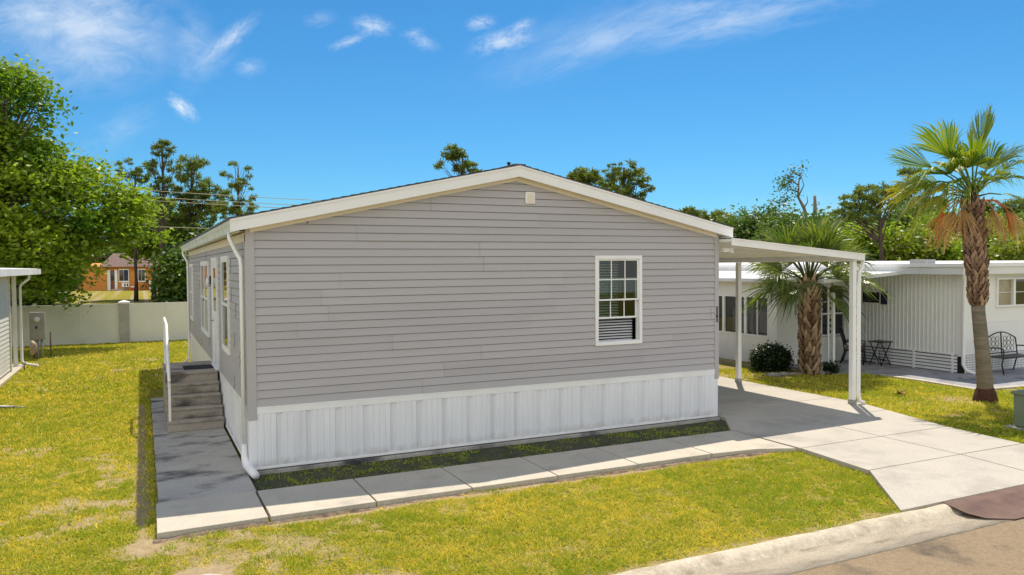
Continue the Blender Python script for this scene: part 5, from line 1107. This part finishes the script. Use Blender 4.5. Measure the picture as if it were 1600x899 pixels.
wall(168, 242, GZ, 3.0, -8, 0, M_orange, 'wall'); wall(120, 168, GZ, 3.5, -8, .3, M_orange, 'annex_wall', z1b=2.9)
wall(110, 170, 2.92, 3.05, -8, .6, M_roofbrown, 'annex_roof', z1b=2.92)
mb = MB(); a, b = Vector(og(160, 2.98)), Vector(og(252, 2.98)); dd = (b - a).normalized(); nn = Vector((dd.y, -dd.x, 0)); mb.add([a + nn * .7, b + nn * .7, b - nn * 3.6 + Vector((0, 0, 2.2)), a - nn * 3.6 + Vector((0, 0, 2.2)), a - nn * 8, b - nn * 8], [(0, 1, 2, 3), (3, 2, 5, 4), (0, 3, 4), (1, 5, 2)]); mb.build('roof', M_roofbrown, oc)
wall(168, 173, GZ, 2.6, 0, .12, M_white, 'door_frame'); wall(180, 184, GZ, 2.6, 0, .12, M_white, 'door_frame'); o = wall(173, 180, .15, 2.45, 0, .05, M_copper, 'door'); wall(173, 180, 1.2, 2.3, .05, .07, M_glassdark, 'glass', o)
for (p0, p1) in ((186, 202), (216, 228)):
    o = wall(p0, p1, 1.0, 2.7, 0, .08, M_white, 'window'); wall(p0 + 1, (p0 + p1) / 2 - .3, 1.15, 2.55, .08, .1, M_glassdark, 'glass', o); wall((p0 + p1) / 2 + .3, p1 - 1, 1.15, 2.55, .08, .1, M_navy if p0 < 200 else M_glassdark, 'glass', o)
wall(192, 203, .35, .9, 0, .3, M_white, 'air_conditioner')
wall(183, 200, GZ, .12, .3, 1.2, M_conc, 'doorstep')
for (p0, p1) in ((196, 198), (200, 202)): wall(p0, p1, .45, .8, .3, .32, M_dark, 'vent')
fw_ = thing('picket_fence', 'low white picket fence right of the orange cottage', 'fence', og(245, GZ))
for k in range(8): wall(239 + k * 2.6, 241 + k * 2.6, GZ, 1.15, .9, 1.0, M_white, 'picket', fw_)
wall(238, 260, .95, 1.05, .82, .9, M_white, 'rail', fw_)
cl = thing('cooler', 'red cooler with white lid on the grass before the orange cottage', 'cooler', og(218, GZ))
wall(215, 222, GZ, .35, 1.2, 1.8, M_red, 'body', cl); wall(215, 222, .35, .48, 1.15, 1.85, M_white, 'lid', cl)
bk = thing('bicycle', 'dark bicycle parked against the orange cottage right of the red cooler', 'bicycle', og(232, GZ))
a_, b_ = Vector(og(227, .33)), Vector(og(236, .33)); fx = (b_ - a_).normalized(); of = Vector((fx.y, -fx.x, 0)) * .6
for c_ in (a_ + of, b_ + of):
    mb = MB(); mb.tube([c_ + fx * (math.cos(i * math.pi / 8) * .33) + Vector((0, 0, math.sin(i * math.pi / 8) * .33)) for i in range(17)], .035, 6); mb.tube([c_ - fx * .33, c_ + fx * .33], .012, 4); mb.build('wheel', M_black, bk)
mb = MB(); p0, p1 = a_ + of, b_ + of; s0 = p0 + fx * .25 + Vector((0, 0, .5)); h0 = p1 - fx * .12 + Vector((0, 0, .6)); c0 = p0 + fx * .38
for q in ((p0, s0), (s0, h0), (h0, p1), (c0, s0), (c0, h0), (p0, c0)): mb.tube(q, .025, 5)
mb.build('frame', M_red, bk); mb = MB(); mb.tube([h0 - fx * .1 + of * .4, h0, h0 - fx * .1 - of * .4], .02, 5); mb.build('handlebar', M_black, bk); mb = MB(); mb.box(tuple(s0 + Vector((-.15, -.06, .02))), tuple(s0 + Vector((.15, .06, .09)))); mb.build('saddle', M_black, bk)

# power lines
def cable(label, a, b, sag, r=.022):
    pts = [a.lerp(b, k / 16) + Vector((0, 0, -sag * 4 * (k / 16) * (1 - k / 16))) for k in range(17)]; mb = MB(); mb.tube(pts, r, 5); tag(mb.build('power_line', M_cable), label, 'cable', 'overhead cables beyond the boundary wall')
cable('highest of the overhead cables left of the gray home', at(-200, 262, 52), at(700, 322, 52), .3)
cable('second highest of the overhead cables left of the gray home', at(-200, 274, 52), at(700, 330, 52), .3)
cable('third overhead cable from the top left of the gray home', at(-200, 279, 52.5), at(700, 336, 52.5), .3)
cable('lowest overhead cable left of the gray home, well below the others', at(-200, 334, 52), at(700, 366, 52), .2)
cable('thin overhead cable crossing behind the fan palm at the right edge', at(1380, 318, 40), at(1900, 262, 36), .5, .016)
